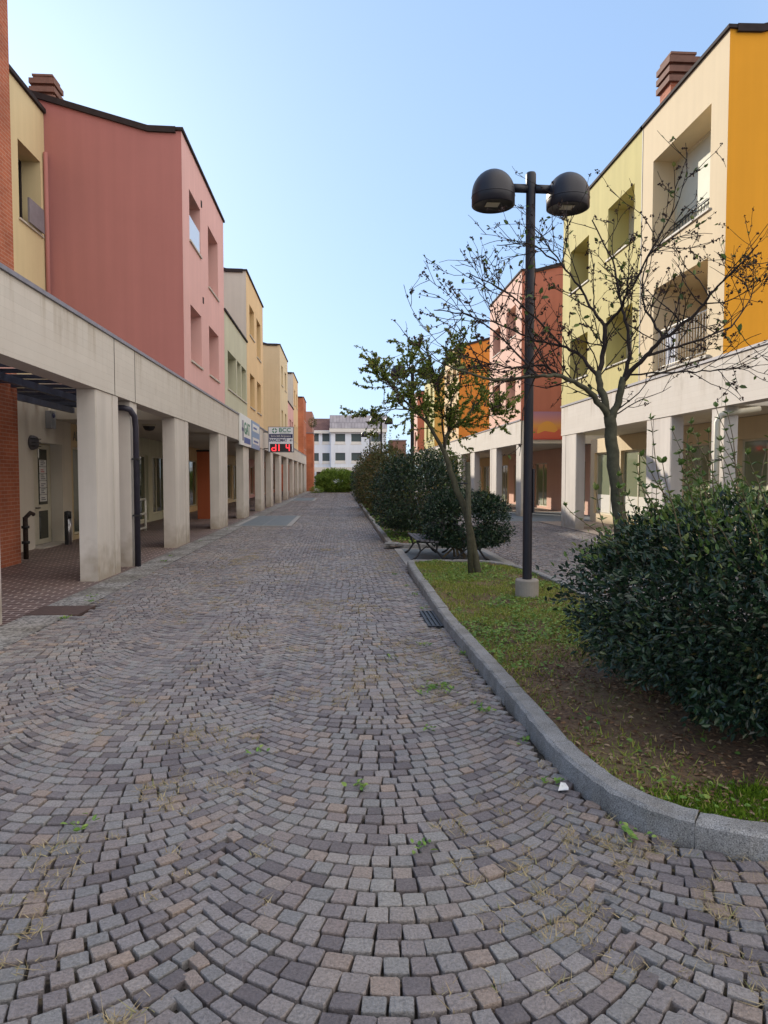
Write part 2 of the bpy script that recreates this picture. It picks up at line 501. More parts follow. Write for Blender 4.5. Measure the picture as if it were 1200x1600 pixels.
def window(root, S, d, o, style='glass'):
    a, b, c, e, r = o
    bd = d + r
    g = MB()
    if style == 'blind':
        sbox(g, S, bd, bd + 0.03, a + 0.05, b - 0.05, c + 0.05, e - 0.03)
        w = g.build('window', M['blind'], root)
    elif style == 'half':
        sbox(g, S, bd, bd + 0.03, a + 0.05, b - 0.05, c + (e - c) * 0.05, e - 0.03)
        w = g.build('window', M['blind'], root)
    else:
        sbox(g, S, bd, bd + 0.03, a + 0.05, b - 0.05, c + 0.05, e - 0.05)
        w = g.build('window', M['glass'], root)
    f = MB(); t = 0.06
    sbox(f, S, bd - 0.03, bd + 0.035, a, a + t, c, e); sbox(f, S, bd - 0.03, bd + 0.035, b - t, b, c, e)
    sbox(f, S, bd - 0.028, bd + 0.034, a + t, b - t, c, c + t); sbox(f, S, bd - 0.028, bd + 0.034, a + t, b - t, e - t, e)
    if style == 'glass' and b - a > 0.9:
        my = (a + b) / 2
        sbox(f, S, bd - 0.026, bd + 0.033, my - 0.035, my + 0.035, c + t, e - t)
    f.build('frame', M['frame'] if style != 'dark' else M['trim'], w)
    s = MB()
    sbox(s, S, d - 0.04, d + r - 0.03, a - 0.04, b + 0.04, c - 0.045, c - 0.002)
    s.build('sill', M['sill'], w)
    return w


def railing(root, S, d, a, b, z0, h, mat, bars=12, name='railing'):
    q = MB()
    q.tube([S.P(d, a, z0 + h), S.P(d, b, z0 + h)], 0.02, 6)
    q.tube([S.P(d, a, z0 + 0.1), S.P(d, b, z0 + 0.1)], 0.014, 6)
    for i in range(bars + 1):
        y = a + (b - a) * i / bars
        q.tube([S.P(d, y, z0 + 0.02), S.P(d, y, z0 + h)], 0.009, 5)
    return q.build(name, mat, root)


def roof_profile(eave, flat, slope, depth):
    ridge = 6.6
    pts = [(0, eave), (flat, eave + 0.01)]
    pts += [(ridge, eave + slope * (ridge - flat)), (depth, eave + slope * (ridge - flat) - slope * (depth - ridge))]
    return pts


def arcade_parts(root, S, y0, y1, pillars, beam_mat=None, ceil=True, back='shop', backd=3.1, ops=None, backmat='cream', by0=None, by1=None):
    bm = beam_mat or M['concrete']
    b = MB()
    sbox(b, S, 0.0, 0.32, y0 + 0.006, y1 - 0.006, ZB0, ZB1)
    b.build('arcade_beam', bm, root)
    t = MB()
    sbox(t, S, -0.03, 0.36, y0 + 0.004, y1 - 0.004, ZB1 + 0.002, ZB1 + 0.055)
    t.build('beam_cap', M['capmetal'], root)
    for (a, c) in pillars:
        p = MB()
        sbox(p, S, 0.03, 0.30, a, c, -0.02, ZB0 - 0.004)
        if c - a > 0.9:   # moulded joint between the two halves of a pillar
            my = a + (c - a) * 0.72
            sbox(p, S, 0.022, 0.03, a + 0.03, my - 0.012, 0.0, ZB0 - 0.006)
            sbox(p, S, 0.016, 0.03, my + 0.012, c - 0.02, 0.0, ZB0 - 0.006)
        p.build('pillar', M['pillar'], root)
    if ceil:
        k = MB(); sbox(k, S, 0.33, 11, y0 + 0.01, y1 - 0.01, ZB0 + 0.02, ZB1 - 0.03)
        k.build('arcade_ceiling', M['ceil'], root)
    if back == 'shop':
        if ops is None:
            n = max(1, int((y1 - y0) / 2.6)); w = (y1 - y0) / n
            ops = [(y0 + i * w + 0.35, y0 + (i + 1) * w - 0.25, 0.25 if i % 2 else 0.08, 2.35, 0.12) for i in range(n)]
        w = MB(); pierced(w, S, backd, (y0 if by0 is None else by0) + 0.002, (y1 if by1 is None else by1) - 0.002, -0.02, ZB0 + 0.01, ops)
        w.build('shop_wall', M[backmat], root)
        e = MB(); sbox(e, S, backd + .16, 10.8, y1 - .2, y1 - .012, -.02, ZB0); e.build('end_wall', M[backmat], root)
        if by0 is None:
            e = MB(); sbox(e, S, backd + .16, 10.8, y0 + .012, y0 + .2, -.02, ZB0); e.build('end_wall', M[backmat], root)
        for o in ops:
            g = MB(); sbox(g, S, backd + o[4], backd + o[4] + 0.03, o[0] + 0.02, o[1] - 0.02, o[2] + 0.02, o[3] - 0.02)
            gw = g.build('shop_window', M['shopglass'] if S.sg < 0 else M['shopglass_pale'], root)
            f = MB(); tt = 0.05; D = backd + o[4]
            sbox(f, S, D - 0.03, D + 0.02, o[0], o[0] + tt, o[2], o[3]); sbox(f, S, D - 0.03, D + 0.02, o[1] - tt, o[1], o[2], o[3])
            sbox(f, S, D - 0.028, D + 0.019, o[0] + tt, o[1] - tt, o[2], o[2] + tt); sbox(f, S, D - 0.028, D + 0.019, o[0] + tt, o[1] - tt, o[3] - tt, o[3])
            if o[1] - o[0] > 1.6:
                my = o[0] + (o[1] - o[0]) * 0.42
                sbox(f, S, D - 0.026, D + 0.018, my - 0.03, my + 0.03, o[2] + tt, o[3] - tt)
            f.build('frame', M['frame'], gw)


def upper(root, S, y0, y1, eave, street, side, wins, d0=0.0, z0=None, flat=0.75, slope=0.27, depth=11, cap=True, near=True, far=True, sidez=None):
    """upper storeys: pierced street wall, gabled side walls, roof and metal edge"""
    z0 = ZB1 + 0.06 if z0 is None else z0
    w = MB()
    pierced(w, S, d0, y0, y1, z0, eave, [x[0] for x in wins])
    w.build('street_wall', M[street], root)
    prof = roof_profile(eave, flat, slope, depth)
    sz = z0 if sidez is None else sidez
    for (y, ok) in ((y0, near), (y1, far)):
        if not ok: continue
        q = MB()
        dy = 0.25 if y == y0 else -0.25
        pts = [S.P(d0 + 0.001, 0, sz)] + [S.P(d0 + max(0.001, dd), 0, z) for dd, z in prof] + [S.P(d0 + depth, 0, sz)]
        A = [(p[0], y, p[2]) for p in pts]; B = [(p[0], y + dy, p[2]) for p in pts]
        q.face(A); q.face(B[::-1])
        q.build('side_wall', M[side], root)
    r = MB()
    for i in range(len(prof) - 1):
        (da, za), (db, zb) = prof[i], prof[i + 1]
        a, b_ = S.P(d0 + da, y0, za), S.P(d0 + db, y0, zb)
        r.face([(a[0], y0 - 0.03, za + 0.01), (b_[0], y0 - 0.03, zb + 0.01), (b_[0], y1 + 0.03, zb + 0.01), (a[0], y1 + 0.03, za + 0.01)])
    r.build('roof', M['roof'], root)
    if cap:
        t = MB()
        sbox(t, S, d0 - 0.05, d0 + 0.12, y0 - 0.05, y1 + 0.05, eave + 0.0, eave + 0.065)
        for y in (y0 - 0.06, y1 - 0.04):
            for i in range(len(prof) - 1):
                (da, za), (db, zb) = prof[i], prof[i + 1]
                if i == 0: da = 0.121
                P = [S.P(d0 + da, y, za - 0.06), S.P(d0 + db, y, zb - 0.06), S.P(d0 + db, y, zb + 0.075), S.P(d0 + da, y, za + 0.075)]
                Q = [(p[0], y + 0.10, p[2]) for p in P]
                t.face(P); t.face(Q[::-1])
                t.face([P[3], P[2], Q[2], Q[3]]); t.face([P[0], Q[0], Q[1], P[1]])
        t.build('roof_edge', M['trim'], root)
    bk = MB(); sbox(bk, S, d0 + depth - 0.1, d0 + depth, y0, y1, 0, eave + 0.2)
    bk.build('back_wall', M[street], root)
    for x in wins:
        if len(x) > 1 and x[1]: window(root, S, d0, x[0], x[1])


def chimney(root, x0, x1, y0, y1, z0, z1):
    c = MB(); c.box((x0 + .05, y0 + .05, z0), (x1 - .05, y1 - .05, z1 - 0.62))
    ch = c.build('chimney', M['brickred'], root)
    k = MB()
    for i in range(3):
        za = z1 - 0.62 + i * 0.21
        k.box((x0 - .02, y0 - .02, za), (x1 + .02, y1 + .02, za + 0.13))
        k.box((x0 + .06, y0 + .06, za + .13), (x1 - .06, y1 - .06, za + .21))
    k.box((x0 + .04, y0 + .04, z1 + .01), (x1 - .04, y1 - .04, z1 + .06))
    k.build('chimney_cowl', M['cowl'], ch)


M['cowl'] = worn('chimney_concrete', (0.19, 0.10, 0.075), 0.2, 4, 0.85, 0.2)

# rows of window heights shared by all houses
UP = (7.40, 8.62); UPT = (6.92, 8.60); LO = (4.48, 5.84)


def W4(ya, yb, yc, yd, r=0.55, st='glass', tall=False):
    u2 = UPT if tall else UP
    return [((ya, yb, *UP, r), st), ((yc, yd, *u2, r), st), ((ya, yb, *LO, r), st), ((yc, yd, *LO, r), st)]


# ---- left side
hL = {}
h = thing('arcade_house', 'dusty pink house whose dark red blank gable faces the viewer, left of street', 'house', (XL, 17.3, 0))
arcade_parts(h, LEFT, 17.3, 23.3, [(16.35, 17.75)], by0=18.55, ops=[(18.65, 19.9, 0.12, 2.36, 0.12), (20.05, 20.85, 0.05, 2.2, 0.15), (20.9, 22.9, 0.3, 2.3, 0.12)])
upper(h, LEFT, 17.3, 23.3, 9.62, 'pink', 'red', W4(18.1, 19.5, 20.6, 22.2, 0.6, 'glass', True), sidez=ZB1 + 0.0, slope=0.27)
chimney(h, -7.9, -7.3, 19.4, 20.0, 10.2, 11.88)
for y, z in ((19.6, 8.75), (19.7, 6.25)):
    q = MB(); q.box((XL - .0, y, z), (XL + .015, y + .12, z + .16)); q.build('vent', M['trim'], h)
# glass balustrade in the first upper window
q = MB(); q.box((XL - 0.03, 18.12, 7.40), (XL - 0.015, 19.48, 8.02)); q.build('glass_balustrade', simple('frosted_glass', (0.6, 0.66, 0.74), 0.12), h)

h = thing('arcade_house', 'low two-storey grey green house with a three-part strip window, left of street', 'house', (XL, 23.3, 0))
arcade_parts(h, LEFT, 23.3, 28.8, [(22.15, 23.75)], backmat='greygreen')
upper(h, LEFT, 23.304, 28.8, 6.88, 'greygreen', 'greygreen', [((23.95, 25.9, 4.5, 5.75, 0.5), 'glass'), ((26.1, 27.1, 4.5, 5.75, 0.5), 'glass'), ((27.25, 28.6, 4.5, 5.75, 0.5), 'glass')], slope=0.2, near=False, far=False)

h = thing('arcade_house', 'ochre yellow house with pale grey gable, behind the low grey green house', 'house', (XL, 28.8, 0))
arcade_parts(h, LEFT, 28.8, 34.9, [(27.7, 29.3), (33.75, 35.25)], backmat='ochre')
upper(h, LEFT, 28.81, 34.9, 9.66, 'ochre', 'greywall', W4(29.8, 31.4, 32.3, 33.9, 0.6, 'glass', True))

h = thing('arcade_house', 'beige three-storey house with wide beige gable beyond the projecting bank sign', 'house', (XL, 34.9, 0))
arcade_parts(h, LEFT, 34.9, 51.2, [(38.6, 39.9), (44.1, 45.5), (50.3, 51.6)], backmat='beigelt')
upper(h, LEFT, 44.6, 51.2, 9.66, 'beigelt', 'beige', W4(45.8, 47.0, 48.6, 49.9))
upper(h, LEFT, 34.92, 44.55, 9.8, 'beigelt', 'beigelt', [((37, 38.4, 7.1, 8.7, .4), 'glass'), ((40, 41.4, 7.1, 8.7, .4), 'glass')], d0=3.1, depth=8, near=False, far=False, cap=False, flat=0.4)

h = thing('arcade_house', 'low pink house squeezed between beige and pale yellow houses', 'house', (XL, 51.2, 0))
arcade_parts(h, LEFT, 51.2, 57.5, [(56.6, 57.9)], backmat='pink')
upper(h, LEFT, 51.21, 57.5, 6.9, 'pink', 'pink', [((53, 54.6, *LO, .5), 'glass'), ((55.2, 56.8, *LO, .5), 'glass')], near=False, far=False)

h = thing('arcade_house', 'narrow pale yellow house with grey gable, just before the brick block', 'house', (XL, 57.5, 0))
arcade_parts(h, LEFT, 57.5, 63.6, [(62.8, 64.2)], backmat='ochre')
upper(h, LEFT, 57.51, 63.6, 9.8, 'ochre', 'greywall', W4(58.6, 59.8, 61.4, 62.7))

h = thing('brick_block', 'tall red brick block ending the arcade on the left', 'house', (XL, 63.6, 0))
arcade_parts(h, LEFT, 63.6, 79.0, [(69.3, 70.7), (75.3, 76.7), (78.2, 79.2)], backmat='brickfar')
upper(h, LEFT, 73.4, 79.0, 9.65, 'brickfar', 'brickfar', W4(74.6, 75.6, 76.8, 77.8))
upper(h, LEFT, 63.62, 73.3, 9.0, 'brickfar', 'brickfar', [], d0=3.2, depth=7.8, near=False, far=False, cap=False)

h = thing('brick_annex', 'orange brick annex at the far left end behind the arcade', 'building', (-5, 82, 0))
q = MB(); q.box((-7, 80.2, 0), (-2.95, 84, 6.4)); q.build('wall', M['brickfar'], h)
q = MB(); q.box((-7.1, 80.1, 6.405), (-2.88, 84.1, 6.52)); q.build('wall_cap', M['capmetal'], h)
q = MB(); q.box((-6.8, 84.3, 0), (-3.2, 90, 9.2)); q.build('rear_wall', worn('brown_render', (.33, .17, .13), .1), h)

# ---- near left: terrace arcade, brick stair tower, straw yellow house set back
h = thing('arcade_terrace', 'pale concrete arcade beam on pillars in front of the glazed canopy, nearest on left', 'arcade', (XL, 4, 0))
arcade_parts(h, LEFT, 3.0, 17.3, [(6.9, 7.98), (11.12, 12.22), (12.92, 13.35)], ceil=False, back=None)
q = MB()
for y in (11.98, 13.15):  # movement joints in the beam
    q = MB(); q.box((XL + 0.002, y, ZB0), (XL + 0.004, y + 0.018, ZB1)); q.build('joint', M['trim'], h)

h = thing('glazed_canopy', 'blue steel and glass canopy over the passage behind the nearest pillars', 'canopy', (-5, 10, 3.2))
q = MB()
for x in (-4.15, -5.2, -6.2):
    q.box((x - 0.04, 4.5, 3.08), (x + 0.04, 17.2, 3.20))
y = 4.7
while y < 17.1:
    q.box((-3.99, y - 0.02, 3.205), (-6.74, y + 0.02, 3.27)); y += 0.62
q.build('frame', M['bluesteel'] if 'bluesteel' in M else worn('blue_steel', (0.085, 0.10, 0.15), 0.2, 6, 0.45), h)
q = MB()
y = 4.6
while y < 17.1:
    q.face([(-4.0, y, 3.37), (-6.6, y, 3.37), (-6.6, y + 0.26, 3.43), (-4.0, y + 0.26, 3.43)])
    q.face([(-4.0, y, 3.362), (-4.0, y + 0.26, 3.422), (-6.6, y + 0.26, 3.422), (-6.6, y, 3.362)])
    y += 0.42
mm, nt, b = mat_new('wired_glass')
b.inputs['Base Color'].default_value = (0.75, 0.80, 0.85, 1); b.inputs['Roughness'].default_value = 0.3; b.inputs['Transmission Weight'].default_value = 0.8
q.build('glass_louvre', mm, h)

h = thing('brick_tower', 'tall windowless red brick stair tower cut off by the left frame edge', 'tower', (-6, 12, 0))
q = MB(); q.box((-9.5, 9.6, -0.02), (-5.9, 13.62, 13.5)); q.build('wall', M['brickred'], h)
q = MB(); q.box((-9.6, 9.5, 13.505), (-5.82, 13.7, 13.62)); q.build('wall_cap', M['trim'], h)

h = thing('setback_house', 'straw yellow house set back between brick tower and red gable', 'house', (-6.75, 13.6, 0))
w = MB(); S2 = LEFT
ops = [(15.9, 17.05, 7.08, 8.72, 0.45), (16.2, 17.2, 4.9, 5.55, 0.4)]
DY = XL + 6.75   # depth of the set-back plane
pierced(w, S2, DY, 13.64, 17.29, 3.36, 9.9, ops); w.build('street_wall', M['yellowL'], h)
for o in ops: window(h, S2, DY, o, 'dark')
w = MB(); dop = (16.3, 17.95, 0.0, 2.38, 0.28)
pierced(w, S2, DY, 13.64, 18.55, -0.02, 3.36, [dop]); w.build('ground_wall', plaster('pale_plaster', (0.68, 0.63, 0.54), .06), h)
q = MB(); sbox(q, S2, DY - .06, DY + .15, 13.6, 17.28, 9.905, 10.0); q.build('roof_edge', M['trim'], h)
prof = roof_profile(9.9, 0.4, 0.27, 8)
q = MB()
for i in range(3):
    (da, za), (db, zb) = prof[i], prof[i + 1]
    a, b_ = S2.P(DY + da, 0, za), S2.P(DY + db, 0, zb)
    q.face([(a[0], 13.6, za), (b_[0], 13.6, zb), (b_[0], 17.2, zb), (a[0], 17.2, za)])
q.build('roof', M['roof'], h)
q = MB(); q.box((-6.70, 16.2, 7.10), (-6.66, 16.98, 7.62)); q.build('balustrade', M['capmetal'], h)
q = MB(); q.tube([(-6.69, 17.2, 3.9), (-6.69, 17.2, 9.0), ], 0.05, 8); q.build('rain_pipe', M['red'], h)
# glazed double door
dx = -7.03
q = MB(); q.box((dx - .04, 16.32, 0.02), (dx, 17.93, 2.36)); dr = q.build('door', M['frame'], h)
q = MB()
for (a, c) in ((16.5, 16.92), (17.22, 17.72)):
    q.box((dx + .001, a, 0.95), (dx + .008, c, 2.25)); q.box((dx + .001, a, 0.14), (dx + .008, c, 0.80))
q.build('door_glass', M['glass'], dr)
q = MB(); q.tube([(dx + .01, 17.02, .88), (dx + .07, 17.02, .88), (dx + .07, 17.12, .88)], .018, 6); q.build('handle', M['iron'], dr)
q = MB()
pm = simple('paper', (0.70, 0.70, 0.68), 0.7); ink = simple('ink', (0.12, 0.12, 0.14), 0.7); inkr = simple('red_ink', (0.5, 0.06, 0.06), 0.7)
for i in range(6):
    z = 1.02 + i * 0.165
    q.mi = 0; q.box((dx + .010, 17.27, z), (dx + .012, 17.67, z + 0.155))
    q.mi = 2 if i in (4,) else 1
    for k in range(2 + i % 2):
        q.box((dx + .0125, 17.34, z + .03 + .045 * k), (dx + .0135, 17.60 - 0.05 * ((i + k) % 3), z + .05 + .045 * k))
q.build('notice', [pm, ink, inkr], dr)
q = MB(); q.box((-6.95, 16.25, -.015), (-6.55, 17.98, .03)); q.build('doorstep', M['sill'], h)
text_mesh('ABA', 0.34, simple('grey_lettering', (0.25, 0.24, 0.2), .6), (-6.738, 18.98, 2.62), (0, 1, 0), (0, 0, 1), 'lettering', h, sx=.95)

# ---- right side
h = thing('arcade_house', 'pale cream and lime yellow house with vivid orange gable and chimney, nearest on right', 'house', (XR, 13.2, 0))
arcade_parts(h, RIGHT, 13.2, 23.05, [(13.15, 13.6), (15.3, 16.55), (21.6, 23.0)], backd=1.9, by1=25.6, ops=[(14.2, 15.9, 0.5, 2.45, .12), (16.4, 18.7, 0.3, 2.45, .12), (18.9, 20.6, 0.3, 2.45, .12), (20.8, 22.8, 0.3, 2.45, .12), (23.0, 25.2, .3, 2.45, .12)], backmat='creamR')
wc = [((13.82, 16.40, 6.83, 8.82, 0.56), 'blind'), ((13.82, 16.25, 3.99, 5.88, 1.3), None)]
upper(h, RIGHT, 13.2, 17.0, 9.84, 'creamR', 'orange', wc, far=False, flat=0.6)
wl = [((17.45, 19.17, *(7.42, 8.76), .6), 'half'), ((20.65, 22.3, 7.3, 8.58, .6), 'glass'), ((17.45, 19.2, 4.55, 5.88, .6), 'half'), ((20.65, 22.25, 4.58, 5.82, .6), 'glass')]
upper(h, RIGHT, 17.004, 23.05, 9.84, 'limeR', 'limeR', wl, near=False, flat=0.6)
chimney(h, 7.50, 8.18, 16.3, 16.95, 9.6, 11.2)
railing(h, RIGHT, .50, 13.86, 16.36, 6.84, .55, M['iron'], 18)
rl = railing(h, RIGHT, .12, 13.86, 16.2, 4.0, .92, M['white'], 20)
for (a, c) in ((16.4, 18.7), (18.9, 20.6), (20.8, 22.8), (23.0, 25.2)):
    q = MB(); sbox(q, RIGHT, 1.9 + .105, 1.9 + .118, a + .06, c - .06, .36, .98); q.build('window_film', M['white'], h)
# loggia: back wall, boiler cabinet, flue, vent
q = MB(); q.box((XR + 1.3, 13.7, 3.95), (XR + 1.36, 16.4, 5.95)); q.build('loggia_wall', M['creamR'], h)
q = MB(); q.box((XR + .95, 15.0, 4.75), (XR + 1.29, 15.5, 5.45)); q.build('boiler_cabinet', M['blind'], h)
q = MB(); q.tube([(XR + 1.2, 14.5, 4.1), (XR + 1.2, 14.5, 4.95), (XR + 1.2, 14.35, 5.0)], .03, 6); q.build('flue', M['sill'], h)
q = MB(); q.box((XR + .16, 15.45, 4.02), (XR + .2, 15.9, 4.88)); q.build('towel', simple('white_cloth', (.6, .62, .7), .9), h)
q = MB(); sbox(q, RIGHT, -.07, .16, 13.7, 16.45, 3.93, 3.985); q.build('loggia_sill', M['sill'], h)
q = MB(); sbox(q, RIGHT, -.01, .001, 16.98, 17.012, 3.9, 9.8); q.build('joint', M['sill'], h)

h = thing('arcade_terrace', 'pale concrete arcade running out of frame below the orange gable, right', 'arcade', (XR, 3, 0))
arcade_parts(h, RIGHT, 3.0, 13.2, [(7.2, 8.6)], ceil=False, back='shop', ops=[(4.5, 7.5, .3, 2.3, .12), (8.5, 10.2, .3, 2.3, .12), (11.2, 12.6, .02, 2.15, .12)], backmat='ochre')
q = MB(); q.box((XR + 1.9, 3, 3.3), (XR + 9, 13.15, 3.6)); q.build('terrace_slab', M['ceil'], h)

h = thing('arcade_house', 'salmon pink house with brick red gable, second on right behind lamp post', 'house', (XR, 28.3, 0))
arcade_parts(h, RIGHT, 28.3, 43.3, [(28.3, 29.1), (32.8, 34.2), (38.2, 39.4), (42.4, 43.6)], backmat='pinkR', ops=[(29.6, 31.5, .1, 2.3, .1), (35.2, 37.4, .1, 2.3, .1), (39.6, 42, .1, 2.3, .1)])
upper(h, RIGHT, 28.3, 34.35, 9.72, 'pinkR', 'redR', [((29.25, 30.95, 7.4, 8.65, .5), 'half'), ((32.05, 33.65, 7.2, 8.36, .5), 'glass'), ((29.25, 30.95, 4.5, 5.8, .5), 'half'), ((32.05, 33.65, 4.5, 5.8, .5), 'glass')], flat=0.6, sidez=3.84)
# painted sunset banner on the end of the arcade
pn = MB(); pn.box((XR + .35, 28.16, ZB0), (XR + 4, 28.295, ZB1 - .01)); pn.build('end_beam', M['concrete'], h)

h = thing('arcade_house', 'ochre house with deep orange gable, third on right seen through the trees', 'house', (XR, 43.3, 0))
arcade_parts(h, RIGHT, 43.3, 54.4, [(48.6, 49.8), (53.9, 54.9)], backmat='ochre')
upper(h, RIGHT, 43.3, 49.2, 9.6, 'ochre', 'deeporange', W4(44.3, 45.6, 46.8, 48.1), flat=0.6)
h = thing('arcade_house', 'pale lime house with mustard gable, fourth on right seen through the trees', 'house', (XR, 54.4, 0))
arcade_parts(h, RIGHT, 54.4, 66.0, [(60.2, 61.4), (65.2, 66.4)], backmat='ochre')
upper(h, RIGHT, 54.5, 61.0, 9.3, 'limeR', 'mustard', W4(55.6, 56.9, 58.3, 59.6), flat=0.6)
h = thing('arcade_house', 'farthest salmon house on right, a sliver behind the lamp posts', 'house', (XR, 66.0, 0))
arcade_parts(h, RIGHT, 66.0, 78.0, [(71.5, 72.7), (77, 78)], backmat='ochre')
upper(h, RIGHT, 66.5, 73.0, 9.5, 'pinkR', 'redR', W4(67.6, 68.9, 70.3, 71.6), flat=0.6)

# ---- far white apartment block closing the street
h = thing('apartment_block', 'white three-storey apartment block with grey seamed roof at the end of the street', 'building', (2, 100, 0))
wht = plaster('white_blue_render', (0.76, 0.82, 0.88), .05)
front = Side(0, 1)


class Front:
    """plane facing the viewer: depth runs along +y, 'y' runs along x"""
    def __init__(s, y): s.y = y
    def P(s, d, u, z): return (u, s.y + d, z)


def fr_block(u0, u1, y, top, ops):
    F = Front(y)
    w = MB(); pierced(w, F, 0, u0, u1, 0, top, ops); w.build('front_wall', wht, h)
    for o in ops:
        g = MB(); sbox(g, F, o[4], o[4] + .05, o[0], o[1], o[2], o[3]); wi = g.build('window', shut, h)
        f = MB(); sbox(f, F, -.04, .06, o[0] - .1, o[1] + .1, o[2] - .12, o[2] - .005); f.build('sill', M['white'], wi)
        f = MB()
        sbox(f, F, o[4] - .03, o[4] - .002, o[0], o[1], o[2], o[2] + (o[3] - o[2]) * .22); f.build('pane', M['white'], wi)


shut = worn('green_grey_shutter', (0.075, 0.105, 0.11), .1, 20, .6)
fr_block(-4.6, -1.2, 100.0, 8.0, [(a, a + 1.0, z, z + 1.4, .15) for a in (-3.9, -2.4) for z in (3.5, 6.2)])
fr_block(-1.2, 6.4, 98.8, 8.2, [(a, a + 1.35, z, z + 1.35, .15) for a in (-.6, 1.6, 4.3) for z in (3.55, 6.15)])
q = MB(); q.box((-1.2, 98.81, 0), (-1.19, 100, 8.2)); q.build('return_wall', wht, h)
q = MB()
q.face([(-4.9, 99.6, 8.0), (-1.22, 99.6, 8.0), (-1.22, 103, 9.9), (-4.9, 103, 9.9)]); q.build('roof', brick('roof_tile_rows', (.22, .12, .10), (.18, .10, .09), (.10, .06, .06), .3, .22, False, .02), h)
q = MB(); q.box((-1.35, 98.4, 8.25), (6.5, 102.5, 10.0))
seam = brick('seamed_metal', (.50, .50, .55), (.46, .46, .51), (.30, .30, .34), .45, 9, False, .03); q.build('roof_parapet', seam, h)
q = MB(); q.box((-1.4, 98.3, 7.7), (6.5, 98.79, 8.2)); q.box((-4.7, 99.6, 7.6), (-1.45, 99.99, 7.99)); q.build('cornice', M['white'], h)
q = MB(); q.box((-4.7, 98.2, 2.3), (6.4, 98.6, 2.9)); q.build('balcony_band', M['white'], h)
q = MB(); q.box((-3.2, 99.2, 0), (6.2, 99.5, 2.3)); q.build('ground_floor_front', M['glass'], h)

h = thing('brown_block', 'small brown block right of the white apartments at street end', 'building', (8, 92, 0))
q = MB(); q.box((6.5, 92, 0), (8.5, 96, 6.2)); q.build('wall', worn('brown_wall', (.22, .12, .09), .15), h)
q = MB(); q.box((6.4, 91.9, 6.205), (8.6, 96.1, 6.35)); q.build('wall_cap', M['capmetal'], h)

h = thing('courtyard_house', 'low cream house closing the side passage behind the right arcade', 'house', (16, 30, 0))
w = MB(); cops = [(24.5, 26.0, .2, 2.4, .15), (27.5, 29.0, 1.0, 2.4, .15), (33, 34.5, 1.0, 2.4, .15), (38, 39.5, .9, 2.4, .15)]
pierced(w, Side(15.0, 1), 0, 18, 46, 0, 6.4, cops); w.build('street_wall', M['creamR'], h)
for o in cops: window(h, Side(15.0, 1), 0, o, 'glass')
q = MB(); q.face([(14.8, 17.8, 6.38), (14.8, 46.2, 6.38), (20, 46.2, 8.2), (20, 17.8, 8.2)]); q.build('roof', M['roof'], h)

# ------------------------------------------------------------------ signs
def sign_board(name, label, y0, y1, face_mat):
    r = thing(name, label, 'sign', (XL, y0, 2.8))
    q = MB(); q.box((XL + .012, y0, 2.78), (XL + .07, y1, 3.92)); q.build('panel', face_mat, r)
    return r


sw = worn('sign_white', (.70, .71, .70), .04, 3, .4, 0)
gr = simple('sign_green', (.03, .19, .12), .5); bl = simple('sign_blue', (.03, .08, .30), .5); navy = simple('sign_navy', (.012, .016, .10), .5)
ltb = simple('sign_light_blue', (.22, .32, .50), .5)
r = sign_board('shop_sign', 'white shop sign with green letters and blue band, on the arcade beam', 26.3, 29.5, sw)
text_mesh('GAT', 0.62, gr, (XL + .074, 28.15, 3.42), (0, 1, 0), (0, 0, 1), 'lettering', r, sx=1.35, bold=.012)
q = MB(); q.box((XL + .0705, 27.3, 2.88), (XL + .076, 29.2, 3.1)); q.build('band', bl, r)
q = MB()
q.lathe([(0.001, -.0), (.14, 0)], (0, 0, 0), 4); q = MB()
q.box((XL + .0705, 26.85, 2.95), (XL + .075, 27.1, 3.7)); q.box((XL + .0705, 26.7, 3.3), (XL + .0745, 27.22, 3.42)); q.build('emblem', navy, r)
r = sign_board('shop_sign', 'pale blue and white shop sign beside the green lettered one', 29.75, 32.55, ltb)
q = MB(); q.mi = 0
q.box((XL + .0705, 29.95, 3.5), (XL + .075, 32.3, 3.8)); q.box((XL + .0705, 29.95, 2.98), (XL + .075, 32.3, 3.24))
q.mi = 1; q.box((XL + .0755, 30.3, 3.05), (XL + .078, 31.9, 3.13)); q.box((XL + .0755, 30.2, 3.6), (XL + .078, 31.4, 3.68)); q.build('stripe', [sw, bl], r)

bz0, bz1, by, bx0, bx1 = 2.78, 4.0, 34.8, -3.42, -2.2
r = thing('bank_sign', 'projecting bank sign with red LED display, sticking out over the street', 'sign', (-2.9, by, 2.8))
q = MB(); q.box((bx0, by - .09, bz0), (bx1, by + .09, bz1)); q.build('cabinet', worn('sign_case', (.16, .16, .19), .08, 5, .4, 0), r)
q = MB(); q.box((bx0 + .03, by - .096, bz0 + .03), (bx1 - .03, by - .0905, bz1 - .03)); q.build('face', worn('sign_face', (.68, .72, .82), .03, 3, .4, 0), r)
q = MB(); q.box((bx0 + .05, by - .101, bz0 + .68), (bx1 - .05, by - .0965, bz0 + .87)); q.build('band', navy, r)
text_mesh('BCC', .27, gr, (bx0 + .80, by - .1, bz1 - .17), (1, 0, 0), (0, 0, 1), 'lettering', r, .002, 1.1, bold=.004)
q = MB(); q.box((bx0 + .55, by - .1, bz1 - .315), (bx1 - .2, by - .0965, bz1 - .295)); q.build('rule', gr, r)
text_mesh('Banca della Bergamasca', .135, sw, ((bx0 + bx1) / 2, by - .103, bz0 + .775), (1, 0, 0), (0, 0, 1), 'lettering', r, .001, .75)
text_mesh('BANCOMAT', .2, navy, (bx0 + .47, by - .1, bz0 + .57), (1, 0, 0), (0, 0, 1), 'lettering', r, .002, .78, bold=.006)
q = MB()
cx, cz = bx0 + .31, bz1 - .19
